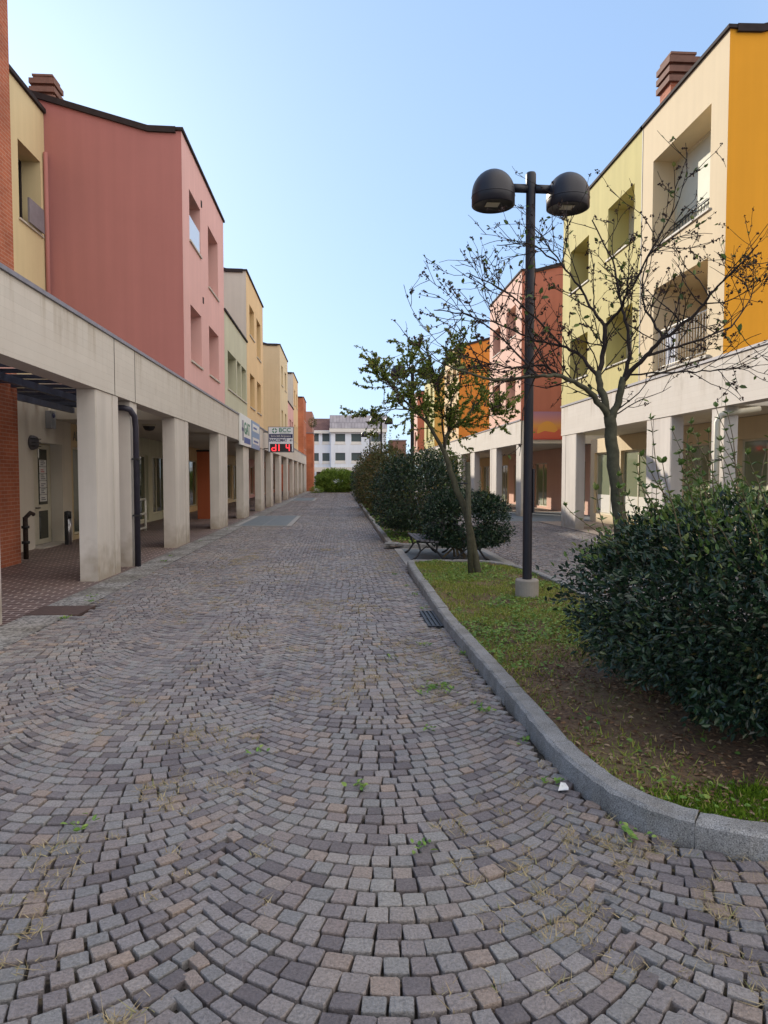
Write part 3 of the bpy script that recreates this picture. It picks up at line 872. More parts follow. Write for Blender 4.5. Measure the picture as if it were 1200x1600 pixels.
for sgx in (-1, 1):
    for sgz in (-1, 1):
        q.face([(cx + sgx * .02, by - .1, cz + sgz * .13), (cx + sgx * .085, by - .1, cz + sgz * .085), (cx + sgx * .13, by - .1, cz + sgz * .02), (cx + sgx * .06, by - .1, cz + sgz * .02), (cx + sgx * .02, by - .1, cz + sgz * .06)])
q.build('emblem', gr, r)
q = MB(); cx, cz = bx1 - .13, bz0 + .57
q.face([(cx - .07, by - .1, cz), (cx, by - .1, cz + .06), (cx + .02, by - .1, cz + .03), (cx - .02, by - .1, cz), (cx + .02, by - .1, cz - .03), (cx, by - .1, cz - .06)])
q.face([(cx + .07, by - .1, cz), (cx + .03, by - .1, cz + .045), (cx + .03, by - .1, cz - .045)]); q.build('emblem', navy, r)
q = MB(); q.box((bx0 + .09, by - .102, bz0 + .03), (bx1 - .09, by - .0967, bz0 + .40)); sc_ = q.build('display', simple('led_panel', (.012, .008, .012), .3), r)
led = simple('red_led', (.3, .01, .01), .5, emit=(1, .03, .04), es=1.3)
q = MB()
def seg(x0, z0, x1, z1): q.box((bx0 + x0, by - .108, bz0 + z0), (bx0 + x1, by - .1025, bz0 + z1))
seg(.17, .09, .20, .20); seg(.20, .06, .34, .095); seg(.20, .195, .34, .23); seg(.345, .06, .38, .37)          # d
seg(.50, .06, .535, .37)                                                                                     # 1
seg(.85, .20, .885, .37); seg(.89, .195, .985, .23); seg(.99, .06, 1.025, .37)                               # 4
q.build('digit', led, sc_)
q = MB()
for z in (2.95, 3.75): q.tube([(XL, by, z), (bx0, by, z)], .025, 6)
q.build('bracket', M['iron'], r)

r = thing('mural_panel', 'sunset painted panel under the brick red gable, right of the lamp post', 'mural', (8.5, 28.1, 3))
q = MB(); q.box((XR + .42, 28.08, 3.08), (XR + 1.62, 28.15, 4.18))
mm, nt, b = mat_new('sunset_paint'); L = nt.links.new
tc = N(nt, 'ShaderNodeTexCoord'); sp = N(nt, 'ShaderNodeSeparateXYZ'); L(tc.outputs['Generated'], sp.inputs[0])
rr = ramp(nt, [(0, (.50, .07, .05)), (.25, (.58, .13, .06)), (.5, (.62, .28, .06)), (.72, (.50, .20, .18)), (1, (.33, .16, .26))]); L(sp.outputs[2], rr.inputs[0]); L(rr.outputs[0], b.inputs['Base Color']); b.inputs['Roughness'].default_value = .6
q.build('panel', mm, r)
q = MB(); n = 18
c0 = (XR + 1.02, 3.32)
pts = [(c0[0] + .42 * math.cos(math.pi * i / n), 28.076, c0[1] + .48 * math.sin(math.pi * i / n)) for i in range(n + 1)]
q.face(pts); q.build('sun_disc', simple('sun_paint', (.66, .30, .05), .6), r)
q = MB(); q.face([(XR + .5, 28.073, 3.14), (XR + 1.55, 28.073, 3.14), (XR + 1.5, 28.073, 3.5), (XR + 1.3, 28.073, 3.36), (XR + .9, 28.073, 3.42), (XR + .6, 28.073, 3.3)]); q.build('hills_shape', simple('dune_paint', (.55, .10, .055), .6), r)

# ------------------------------------------------------------------ small things on the left arcade
def drain_pipe(label, pts, mat, rad):
    r = thing('drain_pipe', label, 'drain pipe', pts[-1], 'drain pipes on the arcade pillars')
    q = MB(); q.tube(pts, rad, 10); q.build('pipe', mat, r)
    for z in (0.9, 1.9):
        q = MB(); q.box((pts[-1][0] - rad - .012, pts[-1][1] - rad - .012, z), (pts[-1][0] + rad + .012, pts[-1][1] + rad + .012, z + .03))
        q.build('clamp', M['iron'], r)


drain_pipe('dark drain pipe bending down the pillar on the left', [(-4.1, 12.80, 2.80), (-3.75, 12.80, 2.80), (-3.65, 12.83, 2.77), (-3.605, 12.93, 2.66), (-3.60, 12.98, 2.45), (-3.60, 12.98, .0)], M['pipe'], .052)
drain_pipe('cream drain pipe bending down the pillar on the right', [(7.9, 13.12, 2.88), (7.3, 13.12, 2.80), (7.14, 13.12, 2.76), (7.08, 13.12, 2.62), (7.08, 13.12, 0)], M['frame'], .055)

r = thing('bulkhead_lamp', 'round caged wall lamp beside the glazed door on the left', 'wall lamp', (-6.7, 16.2, 2.35))
q = MB(); q.lathe([(0.001, 0), (.16, 0), (.16, .05), (.13, .12), (.001, .15)], (0, 0, 0), 20)
q.v = [(-6.745 + z, 16.2 + x, 2.35 + y) for (x, y, z) in q.v]; q.build('body', worn('grey_cast', (.12, .12, .14), .1), r)
q = MB()
for k in (-.08, 0, .08): q.box((-6.70, 16.05, 2.35 + k - .01), (-6.59, 16.35, 2.35 + k + .01))
q.build('cage', M['iron'], r)
r = thing('alarm_box', 'grey alarm siren box high on the wall above the door', 'alarm', (-6.7, 17.1, 2.9))
q = MB(); q.box((-6.745, 17.0, 2.72), (-6.62, 17.27, 3.12)); q.build('case', worn('grey_case', (.33, .35, .38), .06), r)
q = MB(); q.lathe([(.001, 0), (.06, 0), (.05, .03), (.001, .05)], (0, 0, 0), 14); q.v = [(-6.62 + z, 17.13 + x, 3.02 + y) for (x, y, z) in q.v]; q.build('beacon', simple('blue_beacon', (.1, .12, .25), .2), r)
r = thing('ash_bin', 'steel cylinder ashtray bin standing by the glazed door', 'bin', (-6.42, 17.35, 0))
q = MB(); q.lathe([(.001, .0), (.075, .0), (.075, .62), (.001, .62)], (-6.42, 17.35, 0), 18); q.build('body', simple('brushed_steel', (.45, .44, .45), .3, .9), r)
q = MB(); q.lathe([(.001, .621), (.08, .621), (.08, .78), (.001, .80)], (-6.42, 17.35, 0), 18); q.build('lid', M['iron'], r)
q = MB(); q.box((-6.45, 17.20, 0.0), (-6.38, 17.26, .70)); q.build('post', M['iron'], r)
r = thing('standpipe', 'rusty black standpipe at the corner of the brick tower', 'standpipe', (-6.3, 14.6, 0))
q = MB(); q.tube([(-6.1, 14.3, 0), (-6.1, 14.3, .82)], .05, 8); q.tube([(-6.1, 14.3, .8), (-6.05, 14.42, .9), (-6.02, 14.5, .86)], .04, 8); q.build('pipe', worn('rusty_iron', (.035, .022, .018), .4, 20), r)
for z in (.3, .6):
    q = MB(); q.lathe([(.051, z), (.075, z), (.075, z + .05), (.051, z + .05)], (-6.1, 14.3, 0), 10); q.build('flange', M['iron'], r)


def ramp_rail(label, y0, y1, x):
    r = thing('ramp_railing', label, 'railing', (x, y0, 0), 'white tube railings in the left arcade')
    for y in (y0, y1):
        q = MB(); q.tube([(x, y, 0), (x, y, .92)], .035, 8); q.build('post', M['white'], r)
    for z in (.94, .52, .1):
        q = MB(); q.tube([(x, y0, z), (x, y1, z)], .035, 8); q.build('rail', M['white'], r)


ramp_rail('short white tube railing in the shade behind the dark drain pipe', 16.4, 17.6, -5.45)
ramp_rail('longer white tube railing in front of the green shop glass', 18.3, 21.6, -5.75)
for i, y in enumerate((18.9, 22.0)):
    r = thing('ceiling_lamp', ('dark dome lamp under the arcade ceiling behind the drain pipe', 'dark dome lamp under the arcade ceiling one bay farther along')[i], 'ceiling lamp', (-4.9, y, 2.9), 'dome lamps under the left arcade')
    q = MB(); q.lathe([(.001, -.12), (.10, -.10), (.15, -.03), (.16, .04)], (-4.9, y, 2.9), 18); q.build('dome', M['iron'], r)
    q = MB(); q.lathe([(.17, .0), (.17, .045), (.001, .046)], (-4.9, y, 2.9), 18); q.build('mount', M['frame'], r)
r = thing('arcade_divider', 'terracotta red partition standing inside the left arcade', 'partition', (-5.5, 27.5, 0))
q = MB(); q.box((-5.4, 27.6, 0), (-4.9, 27.8, 2.55)); q.build('panel', plaster('terracotta', (.40, .11, .05), .08), r)
q = MB(); q.box((-5.42, 27.58, 2.555), (-4.88, 27.82, 2.62)); q.build('panel_cap', M['trim'], r)

# ------------------------------------------------------------------ ground
def flat(name, pts, z, mat):
    q = MB(); q.face([(x, y, z) for x, y in pts]); o = q.build(name, mat); o['kind'] = 'structure'; return o


M['ground'] = worn('far_ground', (.13, .125, .11), .2, .3, .9, 0)
flat('ground', [(-400, -200), (400, -200), (400, 700), (-400, 700)], -0.07, M['ground'])


def soil_mat(name):
    m, nt, b = mat_new(name); L = nt.links.new
    tc = N(nt, 'ShaderNodeTexCoord')
    n1 = N(nt, 'ShaderNodeTexNoise'); n1.inputs['Scale'].default_value = 1.1; n1.inputs['Detail'].default_value = 8; n1.inputs['Roughness'].default_value = .7
    n2 = N(nt, 'ShaderNodeTexNoise'); n2.inputs['Scale'].default_value = 38; n2.inputs['Detail'].default_value = 5
    L(tc.outputs['Object'], n1.inputs['Vector']); L(tc.outputs['Object'], n2.inputs['Vector'])
    ad = N(nt, 'ShaderNodeMath', operation='MULTIPLY_ADD'); ad.inputs[1].default_value = .35; L(n2.outputs['Fac'], ad.inputs[0])
    s = N(nt, 'ShaderNodeMath', operation='MULTIPLY'); s.inputs[1].default_value = .65; L(n1.outputs['Fac'], s.inputs[0]); L(s.outputs[0], ad.inputs[2])
    return m, nt, b, ad, n2, tc


m, nt, b, ad, n2, tc = soil_mat('joint_soil'); L = nt.links.new
r_ = ramp(nt, [(.38, (.012, .010, .010)), (.52, (.026, .021, .017)), (.58, (.11, .085, .05)), (.66, (.06, .09, .018)), (.76, (.20, .16, .09))]); L(ad.outputs[0], r_.inputs[0]); L(r_.outputs[0], b.inputs['Base Color']); b.inputs['Roughness'].default_value = .95
M['joint'] = m
flat('cobble_bed', [(-3.62, .5), (7.1, .5), (7.1, 96), (-3.62, 96)], -0.030, M['joint'])
flat('arcade_floor', [(-7.2, .5), (-3.624, .5), (-3.624, 80), (-7.2, 80)], 0.004, M['paver']).name = 'arcade_floor'
M['paverR'] = brick('tan_pavers', (.34, .27, .22), (.29, .23, .19), (.42, .37, .32), .24, .12, True, .01, .7)
flat('arcade_floor', [(7.104, .5), (11.2, .5), (11.2, 80), (7.104, 80)], 0.004, M['paverR'])

# planter outlines (outer edge of kerb)
def catmull(P, closed=True, n=8):
    out = []; k = len(P)
    for i in range(k):
        p0, p1, p2, p3 = [np.array(P[(i + j - 1) % k]) for j in range(4)]
        for t in np.linspace(0, 1, n, endpoint=False):
            out.append(.5 * ((2 * p1) + (-p0 + p2) * t + (2 * p0 - 5 * p1 + 4 * p2 - p3) * t * t + (-p0 + 3 * p1 - 3 * p2 + p3) * t ** 3))
    return np.array(out)


PL1 = catmull([(1.17, 12.3), (1.12, 9.5), (1.11, 7.3), (1.15, 5.6), (1.17, 4.5), (1.19, 3.75), (1.32, 3.2), (1.62, 2.90), (2.1, 2.74), (2.7, 2.72), (3.15, 2.95), (3.22, 3.8), (3.22, 7), (3.2, 10.2), (3.08, 11.6), (2.75, 12.45), (2.35, 12.74), (1.8, 12.78), (1.30, 12.76)], n=10)
PL2 = catmull([(1.09, 17.0), (1.16, 16.2), (1.4, 15.9), (2.0, 15.85), (2.8, 15.85), (3.15, 16.1), (3.22, 17), (3.22, 30), (3.22, 50), (3.2, 62), (2.9, 62.6), (1.4, 62.6), (1.09, 62), (1.09, 50), (1.09, 30)], n=10)


def offset_poly(P, d):
    k = len(P); out = []
    area = .5 * np.sum(P[:, 0] * np.roll(P[:, 1], -1) - np.roll(P[:, 0], -1) * P[:, 1])
    sg = 1 if area > 0 else -1
    for i in range(k):
        t = P[(i + 1) % k] - P[i - 1]; t = t / (np.linalg.norm(t) + 1e-9)
        nrm = np.array([-t[1], t[0]]) * sg
        out.append(P[i] + nrm * d)
    return np.array(out)


def resample(P, step):
    Q = np.vstack([P, P[:1]]); seg = np.linalg.norm(np.diff(Q, axis=0), axis=1); cs = np.concatenate([[0], np.cumsum(seg)])
    s = np.arange(0, cs[-1], step)
    return np.column_stack([np.interp(s, cs, Q[:, 0]), np.interp(s, cs, Q[:, 1])])


def inside(P, x, y):
    x = np.asarray(x); y = np.asarray(y); c = np.zeros(x.shape, bool); k = len(P); j = k - 1
    for i in range(k):
        xi, yi = P[i]; xj, yj = P[j]
        cond = ((yi > y) != (yj > y)) & (x < (xj - xi) * (y - yi) / (yj - yi + 1e-12) + xi)
        c ^= cond; j = i
    return c


def granite(name):
    m, nt, b = mat_new(name); L = nt.links.new
    tc = N(nt, 'ShaderNodeTexCoord')
    v = N(nt, 'ShaderNodeTexNoise'); v.inputs['Scale'].default_value = 180; v.inputs['Detail'].default_value = 2
    n = N(nt, 'ShaderNodeTexNoise'); n.inputs['Scale'].default_value = 4; n.inputs['Detail'].default_value = 8; n.inputs['Roughness'].default_value = .7
    L(tc.outputs['Object'], v.inputs['Vector']); L(tc.outputs['Object'], n.inputs['Vector'])
    r1 = ramp(nt, [(.30, (.09, .09, .095)), (.45, (.24, .235, .23)), (.6, (.33, .325, .32)), (.75, (.46, .45, .44))]); L(v.outputs['Fac'], r1.inputs[0])
    r2 = ramp(nt, [(.3, (.55, .52, .47)), (.6, (1, 1, 1))]); L(n.outputs['Fac'], r2.inputs[0])
    mx = N(nt, 'ShaderNodeMix', data_type='RGBA', blend_type='MULTIPLY'); mx.inputs[0].default_value = 1
    L(r1.outputs[0], mx.inputs[6]); L(r2.outputs[0], mx.inputs[7]); L(mx.outputs[2], b.inputs['Base Color'])
    b.inputs['Roughness'].default_value = .75
    bp = N(nt, 'ShaderNodeBump'); bp.inputs['Strength'].default_value = .5; bp.inputs['Distance'].default_value = .012
    ad = N(nt, 'ShaderNodeMath', operation='MULTIPLY_ADD'); ad.inputs[1].default_value = .25; L(v.outputs['Fac'], ad.inputs[0]); L(n.outputs['Fac'], ad.inputs[2])
    L(ad.outputs[0], bp.inputs['Height']); L(bp.outputs[0], b.inputs['Normal'])
    return m


M['granite'] = granite('granite')


def kerb(P, name, step=.07, stone=1.05):
    A = resample(P, step); k = len(A)
    area = .5 * np.sum(A[:, 0] * np.roll(A[:, 1], -1) - np.roll(A[:, 0], -1) * A[:, 1])
    rings = [(0, -.03), (0.002, .094), (.018, .110), (.108, .112), (.126, .100), (.126, .02)]
    offs = [offset_poly(A, o) for o, _ in rings]
    verts = []; per = max(3, int(stone / step)); faces = []
    nr = len(rings)
    i = 0
    while i < k:
        j = min(i + per, k)
        if k - j < 5: j = k
        base = len(verts); cnt = 0
        jz = rng.normal(0, .004); jo = rng.normal(0, .003)
        for t in range(i, j + 1):
            for q in range(nr):
                p = offs[q][t % k].copy()
                if t == i: p = p * .97 + offs[q][(t + 1) % k] * .03
                if t == j: p = p * .97 + offs[q][(t - 1) % k] * .03
                wob = rng.normal(0, .0026, 2)
                verts.append((p[0] + wob[0] + jo, p[1] + wob[1], rings[q][1] + jz + rng.normal(0, .0024)))
            cnt += 1
        for t in range(cnt - 1):
            for q in range(nr - 1):
                a = base + t * nr + q; faces.append((a, a + nr, a + nr + 1, a + 1))
        for e in (base, base + (cnt - 1) * nr):
            faces.append((e, e + 1, e + 4, e + 5)); faces.append((e + 1, e + 2, e + 3, e + 4))
        i = j
    o = np_mesh(name, verts, faces, M['granite'], smooth=False); o['kind'] = 'structure'
    return o


kerb(PL1, 'planter_kerb'); kerb(PL2, 'planter_kerb', .14)

# lawn surfaces
m, nt, b, ad, n2, tc = soil_mat('lawn_soil'); L = nt.links.new
r_ = ramp(nt, [(.30, (.04, .022, .015)), (.42, (.085, .05, .032)), (.52, (.15, .095, .055)), (.62, (.17, .13, .06)), (.72, (.16, .18, .045))])
L(ad.outputs[0], r_.inputs[0]); L(r_.outputs[0], b.inputs['Base Color']); b.inputs['Roughness'].default_value = .95
bp = N(nt, 'ShaderNodeBump'); bp.inputs['Strength'].default_value = .8; bp.inputs['Distance'].default_value = .02; L(n2.outputs['Fac'], bp.inputs['Height']); L(bp.outputs[0], b.inputs['Normal'])
M['lawn'] = m


def lawn_z(x, y):
    return .075 + .018 * np.sin(x * 5.1 + y * 1.7) * np.sin(y * 2.3) + .012 * np.sin(x * 11 + 1.3) * np.sin(y * 9.1) + .05 * np.exp(-((x - 2.75) ** 2 + (y - 4.9) ** 2) / .9)


def lawn(P, name, step):
    I = offset_poly(P, .105)
    x0, y0 = I.min(0); x1, y1 = I.max(0)
    xs = np.arange(x0, x1 + step, step); ys = np.arange(y0, y1 + step * (1 if step < .2 else 3), step * (1 if step < .2 else 3))
    X, Y = np.meshgrid(xs, ys); ins = inside(I, X, Y)
    # pull outside verts onto the nearest outline point
    Xf, Yf = X.ravel().copy(), Y.ravel().copy(); o = ~ins.ravel()
    A = resample(I, .05)
    idx = np.where(o)[0]
    for c in range(0, len(idx), 2000):
        ii = idx[c:c + 2000]
        d = (Xf[ii][:, None] - A[None, :, 0]) ** 2 + (Yf[ii][:, None] - A[None, :, 1]) ** 2
        j = d.argmin(1); Xf[ii] = A[j, 0]; Yf[ii] = A[j, 1]
    V = np.column_stack([Xf, Yf, lawn_z(Xf, Yf)])
    ny, nx = X.shape; F = []
    for a in range(ny - 1):
        for c in range(nx - 1):
            q = (a * nx + c, a * nx + c + 1, (a + 1) * nx + c + 1, (a + 1) * nx + c)
            if ins.ravel()[list(q)].any(): F.append(q)
    ob = np_mesh(name, V, F, M['lawn'], smooth=True); ob['kind'] = 'structure'
    return I


I1 = lawn(PL1, 'lawn', .09); I2 = lawn(PL2, 'lawn', .3)

# ---- cobbles laid in segmental arcs
def value_noise(x, y, s, seed=0):
    xs, ys = x * s, y * s
    xi, yi = np.floor(xs).astype(int), np.floor(ys).astype(int); fx, fy = xs - xi, ys - yi
    def hsh(a, c):
        h = (a * 374761393 + c * 668265263 + seed * 974711) & 0xffffffff
        h = ((h ^ (h >> 13)) * 1274126177) & 0xffffffff
        return (h & 0xffff) / 65535.0
    u, v = fx * fx * (3 - 2 * fx), fy * fy * (3 - 2 * fy)
    return (hsh(xi, yi) * (1 - u) + hsh(xi + 1, yi) * u) * (1 - v) + (hsh(xi, yi + 1) * (1 - u) + hsh(xi + 1, yi + 1) * u) * v


BLOCK = [(-3.48, 23.3, -1.56, 29.7), (-3.68, 8.38, -3.0, 9.05), (.92, 7.5, 1.12, 8.45), (5.6, 25.2, 7.2, 32.2), (1.1, 12.78, 3.25, 15.85), (-3.7, 0, -3.16, 100)]


def blocked(x, y):
    c = inside(offset_poly(PL1, -.012), x, y) | inside(offset_poly(PL2, -.012), x, y)
    for (a, d, e, f) in BLOCK[:4] + BLOCK[5:]: c |= (x > a) & (x < e) & (y > d) & (y < f)
    return c


WC = 1.5; TH = R(53); RC = WC / (2 * math.sin(TH))
centers = [.25 + WC * k for k in range(-3, 6)]
st = []
pitch = .0895
for cx in centers:
    yk = 1.2
    while yk < 92:
        far = yk > 26
        ph = pitch * (1 + .06 * rng.normal())
        r_in = RC
        nst = int(round(2 * TH * RC / .090)); tot = rng.uniform(.84, 1.16, nst); tot = tot / tot.sum() * 2 * TH
        a = -TH; hz = rng.normal(0, .01)
        for w in tot:
            am = a + w / 2
            x = cx + RC * math.sin(am); y = yk + RC * (1 - math.cos(am))
            st.append((x, y, am, w * RC, ph * math.cos(am) ** .8))
            a += w
        yk += ph
st = np.array(st)
ok = ~blocked(st[:, 0], st[:, 1]) & (st[:, 0] < 7.05) & (st[:, 0] > -3.16) & (st[:, 1] > 1.25)
# nothing the photo can see lies this far right close by
ok &= ~((st[:, 0] > 3.3 + .9 * (st[:, 1] - 1)) & (st[:, 1] < 6))
st = st[ok]


def stones(S, name, near):
    n = len(S)
    x, y, a, w, d = S.T
    gap = rng.uniform(.004, .009, n) + .004 * np.clip((y - 6) / 10, 0, 1) + .005 * value_noise(x, y, 1.3, 3)
    w = np.maximum(w - gap, .03); d = np.maximum(d - gap - rng.uniform(.004, .008, n), .03)
    rot = a + rng.normal(0, .024, n)
    ex = np.column_stack([np.cos(rot), np.sin(rot)]); ey = np.column_stack([-np.sin(rot), np.cos(rot)])
    top = .0022 * rng.normal(size=n) + .007 * (value_noise(x, y, .9, 5) - .5)
    tilt = rng.normal(0, .022, (n, 2))
    cor = np.array([(-1, -1), (1, -1), (1, 1), (-1, 1)], float)
    if near:   # eight-sided outline: corners knocked off
        cor = np.array([(-1, -.84), (-.86, -1), (.88, -1), (1, -.86), (1, .86), (.85, 1), (-.86, 1), (-1, .84)], float)
    k = len(cor)
    levels = [(1.0, -.045), (1.0, -.0035), (.955, 0.0)] if near else [(1.0, -.045), (.95, 0.0)]
    jit = rng.normal(0, .048 if near else .05, (n, k, 2))
    V = []
    for (sc, z) in levels:
        lx = (cor[None, :, 0] + jit[:, :, 0]) * (w / 2)[:, None] * sc
        ly = (cor[None, :, 1] + jit[:, :, 1]) * (d / 2)[:, None] * sc
        px = x[:, None] + lx * ex[:, 0:1] + ly * ey[:, 0:1]; py = y[:, None] + lx * ex[:, 1:2] + ly * ey[:, 1:2]
        pz = z + top[:, None] + lx * tilt[:, 0:1] + ly * tilt[:, 1:2]
        V.append(np.stack([px, py, pz], -1))
    V = np.stack(V, 1).reshape(n, len(levels) * k, 3)
    if near:
        ctr = np.stack([x, y, top + .0012 + .0012 * rng.normal(size=n)], -1)[:, None, :]
        V = np.concatenate([V, ctr], 1)
    nv = V.shape[1]; F = []
    for l in range(len(levels) - 1):
        for j in range(k): F.append((l * k + j, l * k + (j + 1) % k, (l + 1) * k + (j + 1) % k, (l + 1) * k + j))
    b0 = (len(levels) - 1) * k
    if near:
        for j in range(0, k, 2): F.append((b0 + j, b0 + (j + 1) % k, b0 + (j + 2) % k, b0 + k))
    else: F.append((b0, b0 + 1, b0 + 2, b0 + 3))
    F = np.array(F)[None] + (np.arange(n) * nv)[:, None, None]
    o = np_mesh(name, V.reshape(-1, 3), F.reshape(-1, 4), M['cobble']); o['kind'] = 'structure'
    return o


m = island('porphyry_cobble', [(0, (0.13, 0.115, 0.122)), (0.18, (0.198, 0.176, 0.181)), (0.36, (0.253, 0.234, 0.237)), (0.5, (0.213, 0.21, 0.213)), (0.62, (0.275, 0.267, 0.264)), (0.76, (0.228, 0.189, 0.183)), (0.88, (0.299, 0.277, 0.271)), (0.95, (0.276, 0.226, 0.201)), (1.0, (0.33, 0.258, 0.214))], .55, .5, .50, 95, 1.0)
# a slow drift of tone across the street, as old paving has
nt = m.node_tree; L = nt.links.new
b = nt.nodes['Principled BSDF']; src = b.inputs['Base Color'].links[0].from_socket
tc = N(nt, 'ShaderNodeTexCoord'); nn = N(nt, 'ShaderNodeTexNoise'); nn.inputs['Scale'].default_value = .55; nn.inputs['Detail'].default_value = 5; L(tc.outputs['Object'], nn.inputs['Vector'])
rr = ramp(nt, [(.32, (.80, .78, .80)), (.5, (1, .99, .98)), (.7, (1.16, 1.10, 1.0))]); L(nn.outputs['Fac'], rr.inputs[0])
mx = N(nt, 'ShaderNodeMix', data_type='RGBA', blend_type='MULTIPLY'); mx.inputs[0].default_value = 1
L(src, mx.inputs[6]); L(rr.outputs[0], mx.inputs[7]); L(mx.outputs[2], b.inputs['Base Color'])
M['cobble'] = m
nr = (st[:, 1] < 9) & (st[:, 0] < 3.3)
stones(st[nr], 'street_cobbles', True)
stones(st[~nr], 'street_cobbles', False)

# strip of exposed aggregate along the pillars, slab panels, covers
m, nt, b = mat_new('aggregate_strip'); L = nt.links.new
tc = N(nt, 'ShaderNodeTexCoord'); v = N(nt, 'ShaderNodeTexVoronoi'); v.inputs['Scale'].default_value = 34; L(tc.outputs['Object'], v.inputs['Vector'])
bw = N(nt, 'ShaderNodeRGBToBW'); L(v.outputs['Color'], bw.inputs[0])
rr = ramp(nt, [(.2, (.12, .115, .11)), (.5, (.235, .225, .215)), (.8, (.36, .345, .33))]); L(bw.outputs[0], rr.inputs[0])
n4 = N(nt, 'ShaderNodeTexNoise'); n4.inputs['Scale'].default_value = 1.6; n4.inputs['Detail'].default_value = 8; L(tc.outputs['Object'], n4.inputs['Vector'])
r4 = ramp(nt, [(.35, (.55, .52, .46)), (.6, (1, 1, 1))]); L(n4.outputs['Fac'], r4.inputs[0])
mx = N(nt, 'ShaderNodeMix', data_type='RGBA', blend_type='MULTIPLY'); mx.inputs[0].default_value = 1
L(rr.outputs[0], mx.inputs[6]); L(r4.outputs[0], mx.inputs[7]); L(mx.outputs[2], b.inputs['Base Color']); b.inputs['Roughness'].default_value = .8
bp = N(nt, 'ShaderNodeBump'); bp.inputs['Strength'].default_value = .6; bp.inputs['Distance'].default_value = .01; L(v.outputs['Distance'], bp.inputs['Height']); bp.invert = True; L(bp.outputs[0], b.inputs['Normal'])
M['aggregate'] = m
flat('pavement_strip', [(-3.62, .5), (-3.13, .5), (-3.13, 95), (-3.62, 95)], 0.006, M['aggregate'])
pb = worn('slab_border', (.30, .29, .28), .1, 5, .8); pbl = worn('blue_grey_slab', (.14, .16, .175), .12, 4, .7)


def slab(name, x0, y0, x1, y1, n):
    q = MB(); q.mi = 0; q.box((x0, y0, -.03), (x1, y1, .010)); q.mi = 1
    w = (x1 - x0 - .3) / n
    for i in range(n): q.box((x0 + .15 + i * w + .01, y0 + .15, -.02), (x0 + .15 + (i + 1) * w - .01, y1 - .15, .014))
    o = q.build(name, [pb, pbl]); o['kind'] = 'structure'


slab('paved_panel', -3.44, 23.4, -1.58, 29.6, 2); slab('paved_panel', -3.4, 48, -1.7, 55, 2)
slab('paved_panel', 5.65, 25.25, 10.6, 32.1, 3)
slab('bench_floor', 1.2, 12.80, 3.2, 15.82, 1)
o = None
r = MB(); r.box((-3.64, 8.42, -.02), (-3.02, 9.0, .012)); o = r.build('manhole_cover', worn('rusty_cover', (.085, .055, .048), .25, 15, .7, .4, 60)); tag(o, 'square rusty brown manhole cover beside the nearest left pillar', 'manhole cover')
r = thing('drain_grate', 'dark slotted drain grate in the cobbles against the planter kerb', 'drain grate', (1.02, 7.95, 0))
q = MB(); q.box((.93, 7.52, -.03), (1.10, 8.42, -.004)); q.build('tray', M['iron'], r)
q = MB()
for i in range(4): q.box((.94 + .045 * i, 7.53, -.003), (.965 + .045 * i, 8.41, .012))
for y in (7.53, 7.96, 8.39): q.box((.938, y, -.0035), (1.102, y + .025, .010))
q.build('grille', worn('cast_iron', (.05, .055, .065), .2, 20, .5), r)

# ------------------------------------------------------------------ street lamps
def street_lamp(x, y, z, label, rz):
    r = thing('street_lamp', label, 'street lamp', (x, y, z), 'twin globe street lamps along the planter')
    q = MB(); q.lathe([(.001, -.1), (.145, -.1), (.145, .20), (.135, .215), (.001, .216)], (x, y, z), 28, False); q.build('base', worn('concrete_base', (.30, .27, .24), .15, 6, .85, .3), r)
    q = MB(); q.lathe([(.058, .2165), (.058, 5.02), (.062, 5.03), (.062, 5.20), (.055, 5.22), (.001, 5.225)], (x, y, z), 20); q.build('pole', M['pole'], r)
    q = MB(); q.box((x + .055, y - .04, z + 1.05), (x + .075, y + .04, z + 1.6)); q.build('hatch', M['pole'], r)
    for sg in (-1, 1):
        dx, dy = math.cos(rz) * sg, math.sin(rz) * sg
        q = MB(); q.tube([(x + dx * .05, y + dy * .05, z + 5.03), (x + dx * .26, y + dy * .26, z + 5.03)], .055, 8); q.build('arm', M['pole'], r)
        cx, cy, cz = x + dx * .47, y + dy * .47, z + 4.93
        prof = [(.245, -.13), (.262, -.12), (.262, 0)]
        prof += [(.262 * math.cos(a), .02 + .285 * math.sin(a)) for a in np.linspace(0, math.pi / 2 - .01, 10)]
        q = MB(); q.lathe(prof, (cx, cy, cz), 30)
        hd = q.build('lamp_head', M['pole'], r)
        q = MB(); q.lathe([(.262, -.02), (.266, -.018), (.266, -.008), (.262, -.006)], (cx, cy, cz), 30); q.build('rim_band', M['pole'], hd)
        q = MB(); q.lathe([(.247, -.122), (.22, -.10), (.001, -.10)], (cx, cy, cz), 30); q.build('reflector', M['lampin'], hd)
        q = MB(); q.box((cx - .09, cy - .07, cz - .112), (cx + .07, cy + .07, cz - .102)); q.build('led_plate', M['ledp'], hd)
    return r


M['lampin'] = simple('dark_reflector', (.03, .025, .025), .5); M['ledp'] = simple('unlit_led_plate', (.55, .50, .36), .35)
street_lamp(2.35, 8.85, .10, 'tall dark twin globe street lamp standing on the near lawn', R(2))
street_lamp(2.43, 24.0, .10, 'second dark twin globe street lamp half hidden by the small leafy tree', R(-3))
street_lamp(2.6, 45.0, .10, 'third twin globe street lamp standing in the distant bushes', R(4))
street_lamp(2.5, 59.5, .10, 'farthest twin globe street lamp, small against the white apartments', R(-2))

